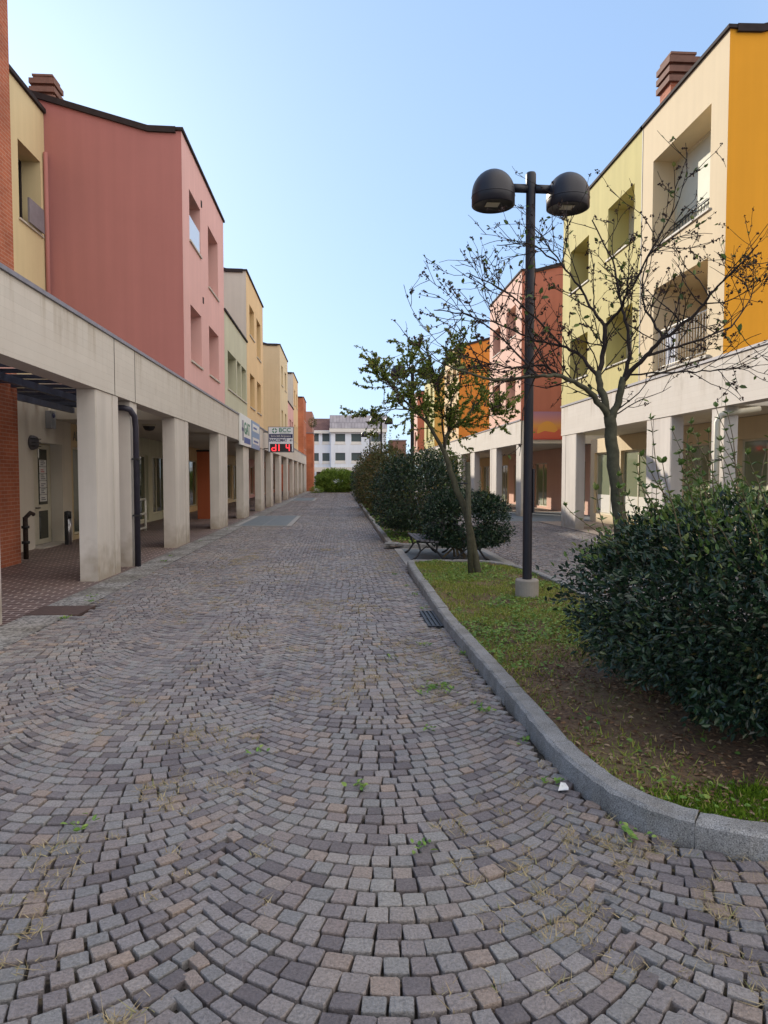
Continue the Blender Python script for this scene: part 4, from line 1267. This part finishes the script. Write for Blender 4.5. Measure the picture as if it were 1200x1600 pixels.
# ------------------------------------------------------------------ benches
def bench(label, x, y0, y1, sg):
    """slatted bench along y, its front towards sg*x"""
    r = thing('park_bench', label, 'bench', (x, (y0 + y1) / 2, 0), 'cast iron benches back to back between planters')
    X = lambda u: x + sg * u
    q = MB()
    for i in range(5): q.box((X(.0 - .09 * i), y0, .395 + .012 * (i == 0) - .008 * i + .004), (X(-.07 - .09 * i), y1, .425 - .008 * i))
    q.build('seat', M['slat'], r)
    q = MB()
    for i in range(4):
        u = -.47 - .035 * i; z = .50 + .10 * i
        q.box((X(u), y0, z), (X(u - .03), y1, z + .075))
    q.build('backrest', M['slat'], r)
    for y in (y0 + .12, y1 - .12):
        q = MB()
        q.tube([(X(.07), y, .014), (X(-.01), y, .07), (X(-.10), y, .20), (X(-.06), y, .33), (X(-.02), y, .39)], [.03, .022, .02, .02, .02], 6)
        q.tube([(X(-.62), y, .014), (X(-.52), y, .07), (X(-.40), y, .2), (X(-.42), y, .32), (X(-.46), y, .42), (X(-.52), y, .65), (X(-.60), y, .88)], [.03, .022, .02, .02, .02, .018, .015], 6)
        q.tube([(X(-.02), y, .385), (X(-.2), y, .36), (X(-.45), y, .37)], .018, 6)
        q.tube([(X(-.10), y, .2), (X(-.2), y, .28), (X(-.3), y, .27), (X(-.40), y, .2)], .014, 6)
        q.build('leg', M['iron'], r)


M['slat'] = worn('grey_weathered_wood', (.12, .115, .125), .25, 12, .7, .3, 40)
bench('grey slatted bench facing the street, left one between the planters', 1.42, 13.3, 14.95, -1)
bench('grey slatted bench facing the plaza, right one mostly behind the leaning tree', 2.75, 13.3, 14.95, 1)

# ------------------------------------------------------------------ leaves, trees, shrubs
def leaf_geo(P, Nrm, Dir, size, width=.45, fold=.25):
    """six-point leaves, folded on the midrib. P base points, Dir along the leaf, Nrm approx normal"""
    n = len(P)
    D = Dir / (np.linalg.norm(Dir, axis=1, keepdims=True) + 1e-9)
    S = np.cross(D, Nrm); S /= (np.linalg.norm(S, axis=1, keepdims=True) + 1e-9)
    U = np.cross(S, D)
    sz = size[:, None]; w = width * sz * .5
    def pt(t, s, u): return P + D * sz * t + S * w * s + U * sz * u
    V = np.stack([pt(0, 0, 0), pt(.30, 1, fold * .3), pt(.68, .82, fold * .25), pt(1, 0, -.10), pt(.68, -.82, fold * .25), pt(.30, -1, fold * .3)], 1)
    F = np.array([(0, 1, 2, 3), (0, 3, 4, 5)])[None] + (np.arange(n) * 6)[:, None, None]
    return V.reshape(-1, 3), F.reshape(-1, 4)


def unit(v): return v / (np.linalg.norm(v, axis=1, keepdims=True) + 1e-9)


def merge(gs):
    V = []; F = []; o = 0
    for v, f in gs:
        V.append(v); F.append(f + o); o += len(v)
    return np.concatenate(V), np.concatenate(F)


class Tubes:
    def __init__(s): s.V = []; s.F = []; s.o = 0
    def add(s, pts, rads, n):
        pts = np.asarray(pts, float); k = len(pts); rads = np.asarray(rads, float)
        d = np.gradient(pts, axis=0); d = unit(d)
        ref = np.array([.37, .21, .9]) if abs(d[0][2]) < .8 else np.array([.9, .3, .1])
        u = unit(np.cross(d, ref[None])); w = np.cross(d, u)
        a = np.arange(n) * 2 * math.pi / n
        ring = pts[:, None, :] + (u[:, None, :] * np.cos(a)[None, :, None] + w[:, None, :] * np.sin(a)[None, :, None]) * rads[:, None, None]
        F = []
        i, j = np.meshgrid(np.arange(k - 1), np.arange(n), indexing='ij')
        b = s.o + i * n + j; c = s.o + i * n + (j + 1) % n
        s.F.append(np.stack([b, c, c + n, b + n], -1).reshape(-1, 4)); s.V.append(ring.reshape(-1, 3)); s.o += k * n
    def build(s, name, mat, parent): return np_mesh(name, np.concatenate(s.V), np.concatenate(s.F), mat, parent, True)


def wander(p, d, length, steps, wob, up):
    pts = [np.array(p, float)]; d = np.array(d, float); d /= np.linalg.norm(d)
    for i in range(steps):
        d = d + rng.normal(0, wob, 3) + np.array([0, 0, up]); d /= np.linalg.norm(d)
        pts.append(pts[-1] + d * length / steps)
    return np.array(pts), d


def spline(P, n=5):
    P = [np.array(p, float) for p in P]; out = []
    for i in range(len(P) - 1):
        p0 = P[max(i - 1, 0)]; p1 = P[i]; p2 = P[i + 1]; p3 = P[min(i + 2, len(P) - 1)]
        for t in np.linspace(0, 1, n, endpoint=False):
            out.append(.5 * ((2 * p1) + (-p0 + p2) * t + (2 * p0 - 5 * p1 + 4 * p2 - p3) * t * t + (-p0 + 3 * p1 - 3 * p2 + p3) * t ** 3))
    out.append(P[-1]); return np.array(out)


def bark(name, c):
    return island(name, [(0, c), (1, c)], .85, .2, .45, 16, .6)


M['bark'] = bark('mossy_bark', (.075, .072, .048)); M['twig'] = bark('dark_twig', (.032, .024, .021))
M['leafdk'] = island('holly_leaf', [(0, (.008, .024, .013)), (.5, (.014, .038, .018)), (.85, (.026, .058, .024)), (.985, (.06, .09, .03)), (1, (.20, .15, .04))], .30, .5, 0, transl=.10)
M['leafshoot'] = island('young_leaf', [(0, (.06, .115, .028)), (.6, (.12, .19, .04)), (1, (.19, .21, .055))], .4, .45, 0, transl=.2)
M['leafol'] = island('olive_leaf', [(0, (.05, .08, .02)), (.5, (.095, .15, .035)), (.85, (.17, .21, .05)), (1, (.22, .14, .05))], .5, .4, 0, transl=.3)
M['leaftree'] = island('fresh_tree_leaf', [(0, (.10, .15, .03)), (.5, (.20, .27, .05)), (.85, (.33, .37, .08)), (1, (.30, .17, .06))], .5, .35, 0, transl=.5)
M['leafbr'] = island('brown_green_leaf', [(0, (.04, .05, .02)), (.45, (.085, .095, .03)), (.8, (.13, .12, .04)), (1, (.21, .115, .05))], .5, .4, 0, transl=.25)
M['leafbright'] = island('bright_leaf', [(0, (.09, .16, .03)), (.5, (.16, .27, .04)), (1, (.28, .38, .07))], .5, .4, 0, transl=.3)
M['bud'] = island('dark_buds', [(0, (.03, .016, .016)), (.7, (.05, .026, .022)), (1, (.085, .05, .03))], .7, .3, 0)


def make_tree(root, limbs, radii, trunk_keys, twig_n, sub_n, twig_len, leafmat, leaf_per, leaf_size, bud_per, upb, thin, zmax):
    trunk = Tubes(); br = Tubes(); tips = []; nodes = []
    for key, P in limbs.items():
        S = spline(P); k = len(S); r0, r1 = radii[key]
        S[2:-1] += rng.normal(0, .006, S[2:-1].shape)
        rr = r0 + (r1 - r0) * np.linspace(0, 1, k) ** .8
        (trunk if key in trunk_keys else br).add(S, rr, 10 if r0 > .03 else 7)
        if key == 'trunk': continue
        L_ = np.linalg.norm(np.diff(S, axis=0), axis=1).sum()
        nb = max(3, int(twig_n * L_))
        for _ in range(nb):
            t = rng.uniform(.22, 1.0); i = min(int(t * (k - 1)), k - 2); p = S[i] + (S[i + 1] - S[i]) * rng.random()
            ax = S[i + 1] - S[i]; ax /= np.linalg.norm(ax)
            d = ax * rng.uniform(.3, .9) + unit(rng.normal(0, 1, (1, 3)))[0] * .9 + np.array([0, 0, upb])
            L1 = twig_len * rng.uniform(.5, 1.25); Q, dd = wander(p, d, L1, 7, .14, .03)
            if Q[:, 2].max() > zmax: continue
            ra = min(rr[i] * .6, thin * 2.2); br.add(Q, np.linspace(ra, thin * .75, len(Q)), 5)
            nodes.append(Q)
            for _ in range(rng.poisson(sub_n)):
                j = rng.integers(1, len(Q) - 1); d2 = (Q[j + 1] - Q[j]) * 6 / L1 + unit(rng.normal(0, 1, (1, 3)))[0] * .85 + np.array([0, 0, .15])
                Q2, _d = wander(Q[j], d2, L1 * rng.uniform(.3, .7), 5, .16, .02)
                br.add(Q2, np.linspace(thin * 1.1, thin * .6, len(Q2)), 4); nodes.append(Q2)
                if rng.random() < .6:
                    j2 = rng.integers(1, len(Q2) - 1); Q3, _d = wander(Q2[j2], d2 + rng.normal(0, .6, 3), L1 * rng.uniform(.15, .35), 3, .2, .02)
                    br.add(Q3, np.linspace(thin * .8, thin * .5, len(Q3)), 3); nodes.append(Q3)
    trunk.build('trunk', M['bark'], root); br.build('branches', M['twig'], root)
    # leaves and buds along the twigs
    P = []; D = []; PB = []; DB = []
    for Q in nodes:
        n = rng.poisson(leaf_per)
        for _ in range(n):
            t = rng.uniform(.25, 1) * (len(Q) - 1.001); i = int(t); p = Q[i] + (Q[i + 1] - Q[i]) * (t - i)
            P.append(p); D.append((Q[i + 1] - Q[i]) / np.linalg.norm(Q[i + 1] - Q[i]) + rng.normal(0, .8, 3))
        n = rng.poisson(bud_per)
        for c in range(n):
            t = (1 - rng.random() ** 2 * .8) * (len(Q) - 1.001); i = int(t); p = Q[i] + (Q[i + 1] - Q[i]) * (t - i)
            for _ in range(4): PB.append(p + rng.normal(0, .006, 3)); DB.append(rng.normal(0, 1, 3))
    if P:
        P = np.array(P); D = np.array(D); g = leaf_geo(P, unit(rng.normal(0, 1, P.shape) + np.array([0, 0, 1.2])), D, leaf_size * rng.uniform(.6, 1.3, len(P)), .55)
        np_mesh('leaves', *g, leafmat, root)
    if PB:
        PB = np.array(PB); DB = np.array(DB); g = leaf_geo(PB, unit(rng.normal(0, 1, PB.shape)), DB, rng.uniform(.012, .024, len(PB)), .9)
        np_mesh('buds', *g, M['bud'], root)


T1 = {
    'trunk': [(2.70, 6.65, .06), (2.68, 6.65, .7), (2.65, 6.65, 1.27), (2.58, 6.65, 1.81), (2.54, 6.65, 2.17)],
    'A': [(2.54, 6.65, 2.15), (2.34, 6.53, 2.34), (2.15, 6.4, 2.44), (1.92, 6.28, 2.49), (1.71, 6.15, 2.47), (1.29, 6.03, 2.42), (0.92, 5.9, 2.5)],
    'A2': [(1.95, 6.29, 2.49), (1.8, 6.38, 2.6), (1.53, 6.35, 2.57), (1.18, 6.33, 2.64), (0.89, 6.3, 2.75)],
    'B': [(2.54, 6.65, 2.12), (2.46, 6.68, 2.43), (2.44, 6.7, 2.59)],
    'B1': [(2.44, 6.7, 2.56), (2.52, 6.75, 2.8), (2.54, 6.8, 3.06)],
    'B1a': [(2.54, 6.8, 3.04), (2.48, 6.95, 3.22), (2.37, 7.1, 3.5), (2.2, 7.25, 3.81), (1.97, 7.4, 4.2)],
    'B1b': [(2.54, 6.8, 3.04), (2.63, 6.65, 3.18), (2.67, 6.5, 3.33), (2.8, 6.35, 3.65), (2.95, 6.2, 4.0)],
    'B2': [(2.44, 6.7, 2.55), (2.34, 6.88, 2.77), (2.21, 7.06, 2.89), (2.01, 7.24, 2.98), (1.58, 7.42, 3.2), (1.14, 7.6, 3.35)],
    'D1': [(2.21, 7.06, 2.89), (1.85, 7.0, 3.22), (1.52, 6.9, 3.42), (1.2, 6.8, 3.52)],
    'D2': [(2.2, 7.25, 3.78), (1.9, 7.2, 3.93), (1.55, 7.1, 3.88)],
    'D3': [(1.71, 6.15, 2.47), (1.4, 6.3, 2.85), (1.1, 6.4, 3.05), (.85, 6.5, 3.1)],
    'C': [(2.54, 6.65, 2.12), (2.61, 6.62, 2.3), (2.65, 6.6, 2.53)],
    'C1': [(2.65, 6.6, 2.5), (2.77, 6.76, 2.8), (2.79, 6.92, 3.13), (2.79, 7.08, 3.37), (2.76, 7.24, 3.8), (2.61, 7.4, 4.25)],
    'C2': [(2.65, 6.6, 2.5), (2.81, 6.5, 2.71), (2.94, 6.4, 2.86), (3.14, 6.3, 3.02), (3.26, 6.2, 3.2), (3.37, 6.1, 3.35), (3.56, 6.0, 3.57)],
    'C2b': [(2.94, 6.4, 2.85), (2.87, 6.53, 3.06), (2.83, 6.65, 3.31), (2.95, 6.78, 3.7), (3.25, 6.9, 4.05)],
    'C3': [(2.81, 6.5, 2.71), (3.1, 6.6, 2.80), (3.44, 6.7, 2.91), (3.83, 6.9, 3.08), (4.1, 7.05, 3.35), (4.25, 7.2, 3.6)],
    'C4': [(2.66, 6.6, 2.55), (2.99, 6.33, 2.54), (3.2, 6.07, 2.52), (3.39, 5.8, 2.52)]}
R1 = {'trunk': (.074, .056), 'A': (.032, .007), 'A2': (.013, .004), 'B': (.038, .028), 'B1': (.026, .021), 'B1a': (.018, .005), 'B1b': (.017, .005), 'B2': (.020, .005), 'D1': (.013, .004), 'D2': (.010, .004), 'D3': (.010, .004), 'C': (.040, .031), 'C1': (.023, .006), 'C2': (.025, .005), 'C2b': (.014, .004), 'C3': (.015, .004), 'C4': (.010, .004)}
r = thing('bare_tree', 'nearly bare spreading tree with mossy trunk behind the big holly bush', 'tree', (2.7, 6.65, .06))
make_tree(r, T1, R1, ('trunk', 'B', 'C', 'A'), 10, 2.3, .60, M['leafol'], .4, .055, 1.9, .28, .0033, 4.40)

T2 = {
    'trunk': [(2.19, 11.2, 0.05), (2.03, 11.2, 0.85), (1.84, 11.2, 1.4), (1.69, 11.2, 1.85), (1.63, 11.2, 2.03)],
    'R': [(1.63, 11.2, 2.0), (1.73, 11.3, 2.34), (1.99, 11.4, 2.53), (2.26, 11.5, 2.85), (2.5, 11.6, 3.2)],
    'R2': [(1.72, 11.3, 2.31), (1.72, 11.07, 2.74), (1.85, 10.93, 3.11), (1.77, 10.8, 3.5)],
    'L': [(1.63, 11.2, 2.0), (1.37, 11.12, 2.42), (1.12, 11.05, 2.64), (0.82, 10.97, 2.95), (0.6, 10.9, 3.15)],
    'L2': [(1.38, 11.12, 2.41), (1.26, 11.37, 2.87), (1.12, 11.53, 3.3), (1.0, 11.7, 3.65)],
    'L3': [(1.13, 11.05, 2.63), (0.79, 11.25, 2.65), (0.5, 11.4, 2.6)],
    'M': [(1.64, 11.2, 2.02), (1.6, 11.22, 2.57), (1.54, 11.25, 2.96), (1.45, 11.28, 3.35), (1.3, 11.3, 3.7)],
    'R3': [(1.99, 11.4, 2.52), (2.33, 11.1, 2.55), (2.64, 10.9, 2.63)]}
R2_ = {'trunk': (.058, .038), 'R': (.030, .007), 'R2': (.016, .005), 'L': (.033, .007), 'L2': (.016, .005), 'L3': (.012, .004), 'M': (.019, .005), 'R3': (.012, .004)}
r = thing('leafy_tree', 'small leaning tree with thin olive foliage, tied to a stake', 'tree', (2.19, 11.2, .05))
make_tree(r, T2, R2_, ('trunk', 'R', 'L'), 17, 2.6, .48, M['leaftree'], 30, .038, 1.2, .16, .0036, 3.85)
r = thing('tree_stake', 'round wooden stake standing upright beside the leaning tree', 'stake', (2.0, 11.35, .05))
q = MB(); q.tube([(2.04, 11.0, -.05), (2.0, 11.05, 1.0), (1.99, 11.08, 1.83)], [.045, .045, .042], 10); q.build('post', M['bark'], r)
q = MB(); q.tube([(1.99, 11.03, 1.5), (1.86, 11.12, 1.50)], .012, 5); q.build('tie', M['iron'], r)


def lump(P, seed):
    return value_noise(P[:, 0] * 1 + seed * 3.1, P[:, 1] + P[:, 2] * .7, 2.3, seed) * .6 + value_noise(P[:, 2] + 7, P[:, 0] - P[:, 1] * .6, 3.7, seed + 1) * .4


def shrub(label, name, c, rad, n, size, mat, stems=6, squash=.75, seed=1, shoots=0, shoot_len=.5, box=0.0, width=.48, loose=.12):
    root = thing(name, label, 'shrub', (c[0], c[1], c[2] - rad[2]))
    v = unit(rng.normal(0, 1, (n, 3)))
    if box: v = np.sign(v) * np.abs(v) ** (1 - box); v = v / np.maximum(np.linalg.norm(v, axis=1, keepdims=True) ** (1 - box), 1e-6)
    lp = lump(v * 1.2, seed)
    shell = 1 - rng.random(n) ** 2.2 * .55
    rr = shell * (.80 + .34 * lp) * (1 + rng.normal(0, loose * .35, n))
    P = np.array(c) + v * np.array(rad) * rr[:, None]
    P[:, 2] = np.maximum(P[:, 2], c[2] - rad[2] * squash + rng.random(n) * .12 + .10 * lp)
    Dr = v * .8 + rng.normal(0, .55, (n, 3)) + np.array([0, 0, .15]); Nn = unit(v * .7 + np.array([0, 0, .7]) + rng.normal(0, .45, (n, 3)))
    gs = [leaf_geo(P, Nn, Dr, size * rng.uniform(.65, 1.25, n), width)]
    np_mesh('foliage', *gs[0], mat, root)
    if shoots > 60:      # pale new growth over the crown
        n2 = 7000
        v2 = unit(rng.normal(0, 1, (n2 * 3, 3))); v2 = v2[v2[:, 2] > .28 + .5 * rng.random(n2 * 3)][:n2]
        P2 = np.array(c) + v2 * np.array(rad) * ((.86 + .36 * lump(v2 * 1.2, seed)) * (1 + rng.normal(0, .05, len(v2))))[:, None]
        ok2 = value_noise(P2[:, 0], P2[:, 1], 3.0, 77) > .38; P2 = P2[ok2]; v2 = v2[ok2]
        g2 = leaf_geo(P2, unit(rng.normal(0, .6, P2.shape) + [0, 0, .6]), v2 * .6 + rng.normal(0, .5, P2.shape) + [0, 0, .5], size * rng.uniform(.6, 1.1, len(P2)), width)
        np_mesh('new_growth', *g2, M['leafshoot'], root)
    tb = Tubes()
    for i in range(stems):
        a = rng.uniform(0, 6.28); e = np.array(c) + np.array([math.cos(a) * rad[0] * .6, math.sin(a) * rad[1] * .6, rng.uniform(-.1, .5) * rad[2]])
        s0 = np.array([c[0] + rng.normal(0, .12), c[1] + rng.normal(0, .12), max(0.02, c[2] - rad[2] - .05)])
        tb.add(spline([s0, s0 * .5 + e * .5 + rng.normal(0, .05, 3) + np.array([0, 0, .1]), e]), np.linspace(.022, .008, 11), 6)
    LP = []; LD = []; LN = []
    for i in range(shoots):
        a = rng.uniform(0, 6.28); rr_ = math.sqrt(rng.random()) * .95
        vv = np.array([math.cos(a) * rr_, math.sin(a) * rr_, math.sqrt(max(0.05, 1 - rr_ ** 2))])
        p = np.array(c) + vv * np.array(rad) * .82
        Lg = shoot_len * rng.uniform(.45, 1.15); out = np.array([vv[0] * .5, vv[1] * .5, 1.0])
        Q, _ = wander(p, out + rng.normal(0, .15, 3), Lg, 9, .07, .05); tb.add(Q, np.linspace(.0055, .0022, 10), 5)
        for j in range(1, 10):
            for sgn in (0, math.pi):
                ang = j * 1.57 + sgn + rng.normal(0, .2)
                LP.append(Q[j]); LD.append([math.cos(ang), math.sin(ang), .55]); LN.append([-math.cos(ang) * .5, -math.sin(ang) * .5, .9])
        for sgn in range(3): LP.append(Q[-1]); LD.append(rng.normal(0, .5, 3) + [0, 0, 1]); LN.append(rng.normal(0, 1, 3))
    tb.build('stems', M['shoot'] if shoots else M['bark'], root)
    if LP:
        LP = np.array(LP); g = leaf_geo(LP, unit(np.array(LN)), np.array(LD, float), size * rng.uniform(.75, 1.3, len(LP)), .5)
        np_mesh('shoot_leaves', *g, M['leafshoot'], root)
    return root


M['shoot'] = bark('shoot_bark', (.13, .10, .06))
shrub('big dark holly bush with upright shoots filling the near planter', 'holly_bush', (3.12, 4.42, .74), (1.54, 1.62, .74), 66000, .046, M['leafdk'], 16, .90, 3, 120, .76, .25, .46)
shrub('clipped dark green bush right behind the benches', 'evergreen_bush', (2.42, 13.72, .74), (.88, .74, .64), 15000, .055, M['leafdk'], 8, .8, 5, 4, .3, .3)
shrub('large dark bush with tidy crown left of the leaning tree trunk', 'evergreen_bush', (1.98, 18.3, 1.12), (1.16, 1.4, 1.12), 15000, .072, M['leafdk'], 8, .8, 9, 6, .4, .2)
shrub('loose light green bush peeping out behind the leaning tree', 'evergreen_bush', (2.75, 20.8, 1.3), (.95, 1.0, 1.2), 5500, .08, M['leafol'], 8, .85, 12, 14, .6, .1)
shrub('tall brownish green bush at the middle of the second planter', 'deciduous_bush', (1.9, 29.5, 1.45), (1.25, 2.0, 1.5), 10000, .095, M['leafbr'], 8, .9, 15, 20, .8, 0)
shrub('dark low bush by the kerb farther down the second planter', 'evergreen_bush', (1.5, 36.5, 1.05), (.9, 1.7, 1.0), 4500, .1, M['leafdk'], 6, .85, 18, 6, .5, .1)
shrub('broad dark green bush beyond the brownish one', 'evergreen_bush', (2.4, 34.0, 1.3), (.95, 2.2, 1.3), 4500, .1, M['leafdk'], 6, .85, 20, 8, .6, .1)
shrub('distant brown tinged bush near the third lamp', 'deciduous_bush', (2.2, 46.0, 1.5), (1.15, 2.5, 1.5), 4200, .12, M['leafbr'], 6, .9, 22, 10, .8, 0)
shrub('last dark bush at the far tip of the second planter', 'evergreen_bush', (2.1, 58.0, 1.4), (1.2, 3, 1.4), 3500, .14, M['leafdk'], 6, .9, 24, 6, .8, 0)
shrub('bright sunlit green bush closing the street in front of the white apartments', 'laurel_bush', (-.3, 74, 1.15), (2.3, 1.6, 1.25), 20000, .15, M['leafbright'], 8, .9, 27, 0, .5, .2)
shrub('small yellow green bush at the foot of the orange brick annex', 'laurel_bush', (-2.3, 72, .3), (.7, .6, .4), 900, .1, M['leafbright'], 4, .9, 29)
shrub('balcony plant trailing beside the far brick block', 'balcony_plant', (-3.0, 80, 7.6), (.5, .5, .6), 600, .1, M['leafbr'], 3, .9, 31)

# ------------------------------------------------------------------ ground cover
def blades(P, h, w, lean, tri=True):
    n = len(P); a = rng.uniform(0, 6.28, n); s = np.column_stack([np.cos(a), np.sin(a), np.zeros(n)]); l = rng.normal(0, 1, (n, 2)) * lean[:, None]
    tip = P + np.column_stack([l, h]); V = np.stack([P - s * w[:, None], P + s * w[:, None], tip], 1)
    F = np.arange(n * 3).reshape(n, 3)
    return V.reshape(-1, 3), F


def scatter(I, n, ymax=None):
    lo, hi = I.min(0), I.max(0)
    if ymax: hi = np.array([hi[0], min(hi[1], ymax)])
    p = rng.uniform(lo, hi, (n * 2, 2)); return p[inside(I, p[:, 0], p[:, 1])][:n]


M['grass'] = island('lawn_grass', [(0, (.13, .19, .03)), (.5, (.23, .30, .045)), (.8, (.34, .36, .07)), (1, (.46, .37, .15))], .6, .3, 0, transl=.3)
M['clover'] = island('clover_leaves', [(0, (.09, .19, .04)), (.6, (.17, .30, .06)), (1, (.28, .37, .09))], .5, .35, 0, transl=.25)
M['litter'] = island('dead_leaves', [(0, (.10, .05, .03)), (.5, (.22, .13, .075)), (1, (.38, .28, .18))], .8, .2, 0, transl=.1)
M['straw'] = island('dry_grass', [(0, (.28, .22, .12)), (.5, (.42, .33, .19)), (.85, (.52, .43, .26)), (1, (.16, .20, .05))], .8, .2, 0, transl=.2)
M['moss'] = island('moss_tufts', [(0, (.05, .10, .008)), (1, (.13, .21, .015))], .9, .1, 0)

p = scatter(I1, 70000); dens = value_noise(p[:, 0], p[:, 1], 1.7, 2) * .6 + value_noise(p[:, 0], p[:, 1], 4.5, 4) * .4
shade = np.clip(1.2 * np.exp(-((p[:, 0] - 2.4) ** 2 / 1.8 + (p[:, 1] - 4.3) ** 2 / 3.0)), 0, 1)
k = rng.random(len(p)) < np.clip((dens - .26) * 2.4, 0, 1) * (1 - .97 * shade); p = p[k]
P3 = np.column_stack([p, lawn_z(p[:, 0], p[:, 1])])
g1 = blades(P3, rng.uniform(.012, .05, len(p)), rng.uniform(.003, .006, len(p)), rng.uniform(.01, .035, len(p)))
o = np_mesh('grass', *g1, M['grass']); tag(o, 'short patchy grass on the near lawn', 'grass', kind='stuff')
p = scatter(I1, 24000); dens = value_noise(p[:, 0], p[:, 1], 1.4, 21) * .6 + value_noise(p[:, 0], p[:, 1], 5, 14) * .4
shade = np.clip(1.25 * np.exp(-((p[:, 0] - 2.3) ** 2 / 2.0 + (p[:, 1] - 4.2) ** 2 / 3.2)), 0, 1)
p = p[rng.random(len(p)) < np.clip((dens - .40) * 3.2, 0, 1) * (1 - .98 * shade)]
P3 = np.column_stack([p, lawn_z(p[:, 0], p[:, 1]) + rng.uniform(.004, .03, len(p))])
g = leaf_geo(P3, unit(rng.normal(0, .35, P3.shape) + [0, 0, 1]), rng.normal(0, 1, P3.shape) * [1, 1, .25], rng.uniform(.018, .042, len(p)), .8)
o = np_mesh('clover', *g, M['clover']); tag(o, 'broad leaved clover and weeds spread over the near lawn', 'weeds', kind='stuff')
p = scatter(I2, 9000, 40); dens = value_noise(p[:, 0], p[:, 1], 1.5, 6); p = p[rng.random(len(p)) < np.clip(dens * 1.4, 0, 1)]
P3 = np.column_stack([p, lawn_z(p[:, 0], p[:, 1])])
g = leaf_geo(P3, unit(rng.normal(0, .4, P3.shape) + [0, 0, 1]), rng.normal(0, 1, P3.shape) * [1, 1, .2] + [0, 0, .4], rng.uniform(.04, .10, len(p)), .6)
o = np_mesh('grass', *g, M['clover']); tag(o, 'bright grass and weeds covering the second planter', 'grass', kind='stuff')
p = scatter(I1, 22000); shade = np.exp(-((p[:, 0] - 2.4) ** 2 / 1.6 + (p[:, 1] - 4.9) ** 2 / 5))
p = p[rng.random(len(p)) < .14 + 1.0 * shade * value_noise(p[:, 0], p[:, 1], 3, 8)]
P3 = np.column_stack([p, lawn_z(p[:, 0], p[:, 1]) + rng.uniform(.003, .014, len(p))])
g = leaf_geo(P3, unit(rng.normal(0, .3, P3.shape) + [0, 0, 1]), rng.normal(0, 1, P3.shape) * [1, 1, .15], rng.uniform(.018, .045, len(p)), .5)
o = np_mesh('leaf_litter', *g, M['litter']); tag(o, 'fallen dry leaves lying on the bare soil under the holly', 'leaf litter', kind='stuff')
p = np.column_stack([rng.normal(2.2, .45, 30000), rng.normal(3.10, .11, 30000)]); p = p[inside(I1, p[:, 0], p[:, 1])]
p = p[rng.random(len(p)) < value_noise(p[:, 0], p[:, 1], 6, 31) * 1.3]
P3 = np.column_stack([p, lawn_z(p[:, 0], p[:, 1])])
g = blades(P3, rng.uniform(.008, .024, len(p)), rng.uniform(.003, .006, len(p)), rng.uniform(.004, .014, len(p)))
o = np_mesh('moss', *g, M['moss']); tag(o, 'green moss cushion along the inside of the near kerb', 'moss', kind='stuff')

# dry grass and little weeds growing in the cobble joints
base = []
pts = rng.uniform([-3.1, 1.4], [3.4, 16], (10000, 2))
pts = pts[~blocked(pts[:, 0], pts[:, 1])]
dn = value_noise(pts[:, 0], pts[:, 1], 1.1, 41) * .55 + value_noise(pts[:, 0], pts[:, 1], 3.3, 43) * .45
bias = .10 * np.exp(-((pts[:, 0] - .9) ** 2) / .25) + .06 * np.exp(-((pts[:, 1] - 2.4) ** 2) / .5)
strip = np.exp(-(((pts[:, 0] - .5) - (pts[:, 1] - 5.1) * .56) ** 2) / .02 - ((pts[:, 1] - 5.1) ** 2) / .5) * .35
pts = pts[rng.random(len(pts)) < np.clip((dn + bias + strip - .51) * 3.6, 0, .9)]
C = np.repeat(pts, 18, axis=0) + rng.normal(0, .026, (len(pts) * 18, 2))
n = len(C)
P3 = np.column_stack([C, np.full(n, -.004)])
g = blades(P3, rng.uniform(.008, .032, n), rng.uniform(.0015, .0034, n), rng.uniform(.016, .05, n))
o = np_mesh('dry_grass', *g, M['straw']); tag(o, 'straw coloured dry grass growing in the cobble joints', 'dry grass', kind='stuff')

wk = [(.72, 5.32), (.60, 5.15), (.80, 5.2), (1.0, 4.75), (1.08, 4.2), (.95, 4.9), (1.12, 6.3), (1.1, 3.6), (1.3, 3.05), (1.02, 8.6), (-3.2, 9.3), (-3.3, 9.7), (-3.1, 8.2), (-3.3, 13.7), (-3.4, 14.6), (.1, 3.6), (-.5, 4.1), (.55, 4.4), (.35, 3.0), (-1.2, 3.3), (-3.45, 17.9), (-3.4, 22.0), (.98, 10.4), (.9, 11.6), (1.0, 9.6), (.8, 6.7), (.45, 6.2)]
P = []; D = []
for (x, y) in wk:
    big = 46 if (x, y) == (.72, 5.32) else int(rng.integers(7, 20))
    sp = .055 if big > 30 else .03
    for _ in range(big):
        P.append((x + rng.normal(0, sp), y + rng.normal(0, sp), rng.uniform(.0, .025))); a = rng.uniform(0, 6.28); D.append((math.cos(a), math.sin(a), rng.uniform(.1, .8)))
P = np.array(P); g = leaf_geo(P, unit(rng.normal(0, .3, P.shape) + [0, 0, 1]), np.array(D), rng.uniform(.018, .042, len(P)), .6)
o = np_mesh('joint_weeds', *g, M['clover']); tag(o, 'small green weeds sprouting between cobbles and along the kerb', 'weeds', kind='stuff')

# scrap of paper at the kerb
q = MB(); q.face([(1.10, 3.50, .012), (1.15, 3.49, .018), (1.165, 3.53, .012), (1.13, 3.555, .03)]); q.face([(1.13, 3.555, .03), (1.165, 3.53, .012), (1.16, 3.57, .02)])
q.face([(1.10, 3.50, .010), (1.13, 3.555, .028), (1.165, 3.53, .010), (1.15, 3.49, .016)])
o = q.build('paper_scrap', simple('white_paper', (.7, .7, .7), .8)); tag(o, 'crumpled scrap of white paper on cobbles by the curved kerb', 'litter')
